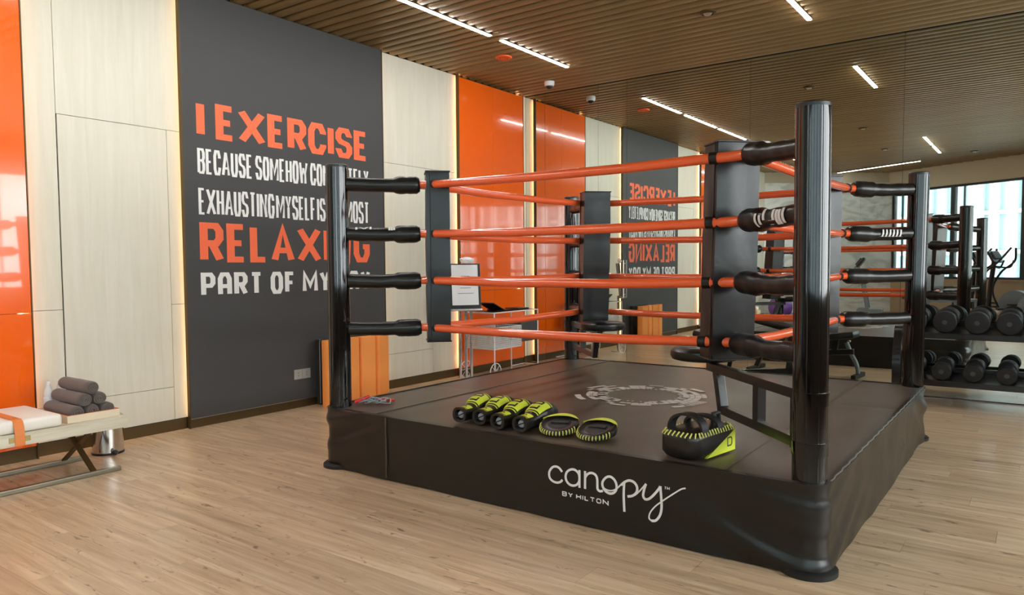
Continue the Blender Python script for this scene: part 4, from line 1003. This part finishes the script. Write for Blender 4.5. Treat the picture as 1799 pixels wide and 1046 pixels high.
for (z, tl_) in ((0.662, 0.0), (0.235, 0.0)):
    s_ = MB(); s_.box((RKX0+0.035, RKF, z-0.04), (RKX1-0.035, RKF+0.03, z+0.011), bev=0.004).build('shelf_front_rail', 'metal_black', t)
    MB().box((RKX0+0.035, RKB-0.05, z+0.02), (RKX1-0.035, RKB-0.02, z+0.085), bev=0.004).build('shelf_rear_rail', 'metal_black', t)
    b = MB(); b.add([(RKX0+0.035, RKF+0.03, z), (RKX1-0.035, RKF+0.03, z), (RKX1-0.035, RKB-0.05, z+0.03), (RKX0+0.035, RKB-0.05, z+0.03), (RKX0+0.035, RKF+0.03, z+0.012), (RKX1-0.035, RKF+0.03, z+0.012), (RKX1-0.035, RKB-0.05, z+0.042), (RKX0+0.035, RKB-0.05, z+0.042)], [(0, 1, 2, 3), (4, 7, 6, 5), (0, 4, 5, 1), (1, 5, 6, 2), (2, 6, 7, 3), (3, 7, 4, 0)]); b.build('shelf_plate', 'metal_black', t)
def dumbbell(x, zb, R, L, label):
    yc = (RKF+RKB)/2-0.035; tilt = math.atan2(0.03, 0.38); zc = zb+0.0135+0.03*((yc-(RKF+0.03))/0.38)+R*1.0/math.cos(tilt)
    o = local('dumbbell', label, 'dumbbell', (x, yc, zc), 0, 'rubber dumbbells on the rack'); o.rotation_euler = (tilt, 0, 0)
    My = Matrix.Rotation(PI/2, 4, 'X')     # local z -> -y
    for s in (1, -1):
        M_ = My if s > 0 else Matrix.Rotation(-PI/2, 4, 'X')
        h = MB().lathe([(0.03, L/2-0.105), (R*0.86, L/2-0.105), (R*0.97, L/2-0.095), (R*0.97, L/2-0.055), (R*0.93, L/2-0.05), (R*0.93, L/2-0.045), (R, L/2-0.04), (R, L/2-0.008), (R*0.93, L/2), (R*0.80, L/2+0.001)], 40, M_).build('head', 'rubber_black', o, smooth=True, ang=35)
        MB().lathe([(R*0.80, L/2+0.0005), (R*0.79, L/2-0.003), (0.022, L/2-0.003), (0.02, L/2+0.001), (0, L/2+0.0015)], 36, M_).build('face_plate', 'dumbbell_face', h, smooth=True, ang=30)
    MB().lathe([(0.016, -L/2+0.1), (0.019, 0), (0.016, L/2-0.1)], 16, My).build('handle', 'chrome', o, smooth=True)
ORD = ['half hidden behind the back right ring post', 'first right of the back ring post', 'second right of the back ring post', 'third right of the back ring post', 'beyond the right picture edge']
for k, x in enumerate((4.665, 4.902, 5.146, 5.380, 5.625)):
    dumbbell(x, 0.662, 0.096, 0.36, 'large upper shelf dumbbell, '+ORD[k])
for k, x in enumerate((4.655, 4.884, 5.124, 5.372, 5.615)):
    dumbbell(x, 0.235, 0.078, 0.36, 'smaller lower shelf dumbbell, '+ORD[k])

# ================================================================== MACHINES (mostly seen in the mirror)
# adjustable weight bench between ring and mirror
t = local('weight_bench', 'black adjustable weight bench in the aisle between ring and mirror', 'weight bench', (3.55, -0.93, 0), math.radians(4))
MB().bar((-0.05, 0, 0.455), (-0.78, 0, 0.62), 0.27, 0.07, bev=0.025).build('back_pad', 'black_vinyl', t, smooth=True, ang=50)
MB().bar((0.0, 0, 0.45), (0.36, 0, 0.50), 0.27, 0.08, bev=0.03).build('seat_pad', 'black_vinyl', t, smooth=True, ang=50)
MB().bar((0.33, 0, 0.30), (-0.75, 0, 0.20), 0.05, 0.06, bev=0.004).build('spine', 'metal_black', t)
MB().tube(catmull([(0.25, 0, 0.40), (0.30, 0, 0.28), (0.36, 0, 0.16), (0.38, 0, 0.04)], 5), 0.024, 12).build('front_leg', 'grey_machine', t, smooth=True)
MB().bar((0.38, -0.20, 0.03), (0.38, 0.20, 0.03), 0.05, 0.05, bev=0.006).build('front_foot', 'rubber_black', t)
MB().bar((-0.72, 0, 0.21), (-0.80, 0, 0.03), 0.05, 0.05).build('rear_leg', 'metal_black', t); MB().bar((-0.80, -0.25, 0.03), (-0.80, 0.25, 0.03), 0.05, 0.05, bev=0.006).build('rear_foot', 'rubber_black', t)
MB().bar((-0.45, 0.0, 0.26), (-0.40, 0, 0.52), 0.03, 0.04).build('ladder', 'chrome', t)
MB().bar((0.12, 0, 0.29), (0.14, 0, 0.44), 0.05, 0.06).build('seat_bracket', 'metal_black', t)
MB().tube([(0.24, -0.155, 0.40), (0.24, -0.10, 0.40)], 0.016, 10).build('lock_knob', 'brass', t, smooth=True)

def treadmill(base, rz, label):
    t = local('treadmill', label, 'treadmill', base, rz, None)
    MB().box((-0.9, -0.38, 0.06), (0.75, 0.38, 0.17), bev=0.02).build('deck', 'grey_machine', t, smooth=True, ang=40)
    MB().box((-0.85, -0.26, 0.171), (0.45, 0.26, 0.177)).build('belt', 'rubber_black', t)
    MB().box((0.45, -0.33, 0.172), (0.98, 0.33, 0.30), bev=0.05).build('motor_cover', 'grey_machine', t, smooth=True, ang=50)
    for y in (-0.36, 0.36):
        MB().tube(catmull([(0.70, y, 0.15), (0.62, y, 0.6), (0.52, y, 1.08), (0.42, y, 1.22)], 5), 0.035, 12).build('upright', 'grey_machine', t, smooth=True)
        MB().tube(catmull([(0.55, y, 1.02), (0.2, y, 1.0), (-0.1, y, 0.93)], 5), 0.022, 10).build('handrail', 'black_plastic', t, smooth=True)
        MB().box((-0.85, y*0.8-0.05, 0), (-0.72, y*0.8+0.05, 0.06), bev=0.01).build('foot', 'rubber_black', t); MB().box((0.7, y*0.8-0.05, 0), (0.85, y*0.8+0.05, 0.06), bev=0.01).build('foot', 'rubber_black', t)
    MB().bar((0.42, 0, 1.18), (0.60, 0, 1.42), 0.76, 0.06, bev=0.02).build('console', 'black_plastic', t, smooth=True, ang=50)
    MB().bar((0.435, 0, 1.26), (0.54, 0, 1.40), 0.44, 0.064).build('screen', 'graphite', t)
    return t
treadmill((1.75, -9.75, 0), math.radians(-8), 'grey treadmill in front of the marble wall, seen between ring ropes in the mirror')
def elliptical(base, rz, label):
    t = local('elliptical_trainer', label, 'elliptical trainer', base, rz, 'elliptical trainers by the windows')
    MB().box((-0.75, -0.06, 0.03), (0.75, 0.06, 0.12), bev=0.02).build('base_beam', 'black_plastic', t)
    for x in (-0.72, 0.72): MB().box((x-0.05, -0.3, 0.0), (x+0.05, 0.3, 0.05), bev=0.012).build('foot', 'rubber_black', t)
    My = Matrix.Translation((-0.45, 0, 0.42)) @ Matrix.Rotation(PI/2, 4, 'X')
    MB().lathe([(0.0, -0.14), (0.26, -0.14), (0.32, -0.09), (0.32, 0.09), (0.26, 0.14), (0, 0.14)], 40, My).build('flywheel_cover', 'grey_machine', t, smooth=True, ang=40)
    MB().tube(catmull([(0.45, 0, 0.12), (0.42, 0, 0.7), (0.36, 0, 1.25), (0.34, 0, 1.38)], 5), 0.045, 14).build('mast', 'black_plastic', t, smooth=True)
    MB().bar((0.28, 0, 1.30), (0.40, 0, 1.52), 0.34, 0.05, bev=0.015).build('console', 'black_plastic', t, smooth=True, ang=50)
    MB().bar((0.285, 0, 1.37), (0.36, 0, 1.50), 0.24, 0.056).build('screen', 'graphite', t)
    for s in (-1, 1):
        MB().tube(catmull([(0.35, s*0.22, 0.35), (0.50, s*0.25, 0.75), (0.36, s*0.27, 1.1), (0.12, s*0.28, 1.32), (0.0+0.1*s, s*0.28, 1.58)], 6), 0.020, 10).build('moving_arm', 'black_plastic', t, smooth=True)
        MB().tube(catmull([(0.33, s*0.03, 1.22), (0.15, s*0.17, 1.2), (0.08, s*0.17, 1.34)], 5), 0.016, 10).build('fixed_grip', 'black_plastic', t, smooth=True)
        MB().bar((-0.5, s*0.2, 0.40+0.1*s), (0.36, s*0.22, 0.30-0.03*s), 0.05, 0.05, bev=0.006).build('pedal_rail', 'steel', t)
        MB().box((-0.18, s*0.2-0.08, 0.42+0.03*s), (0.16, s*0.2+0.08, 0.45+0.03*s), bev=0.008).build('pedal', 'rubber_black', t)
    return t
elliptical((4.75, -9.85, 0), math.radians(205), 'elliptical trainer by the windows, its long curved arms rising beside the mirrored ring posts')
elliptical((5.10, -9.12, 0), math.radians(205), 'elliptical trainer by the windows with its console at the right picture edge')
o = thing('exercise_ball', 'purple exercise ball by the marble wall, glimpsed in the mirror', 'exercise ball', (0.55, -9.7, 0))
MB().lathe([(0.275*math.sin(PI*k/20), 0.275-0.275*math.cos(PI*k/20)) for k in range(21)], 36, Matrix.Translation((0.55, -9.7, 0))).build('ball', 'purple_vinyl', o, smooth=True)
MB().lathe([(0.012, 0.552), (0.0, 0.554)], 12, Matrix.Translation((0.55, -9.7, 0))).build('valve', 'white_plastic', o)

# ================================================================== OUTSIDE: pale office tower across the street
tw = thing('office_tower', 'pale glass office tower across the street seen through the mirrored windows', 'building', (9.5, -27, -30))
Mt = Matrix.Translation((9.5, -27, 0)) @ Matrix.Rotation(math.radians(33), 4, 'Z')
MB().box((-26, -8, -30), (26, 0, 32), Mt).build('body', 'tower_glass', tw)
for k in range(-6, 9):
    MB().box((-26, 0, k*1.75-0.09), (26, 0.12, k*1.75+0.09), Mt).build('floor_band', 'tower_pale', tw)
for i in range(-30, 31):
    w = 0.30 if i % 3 else 0.62
    MB().box((i*0.85-w/2, 0, -12), (i*0.85+w/2, 0.30, 16), Mt).build('facade_fin', 'tower_pale', tw)
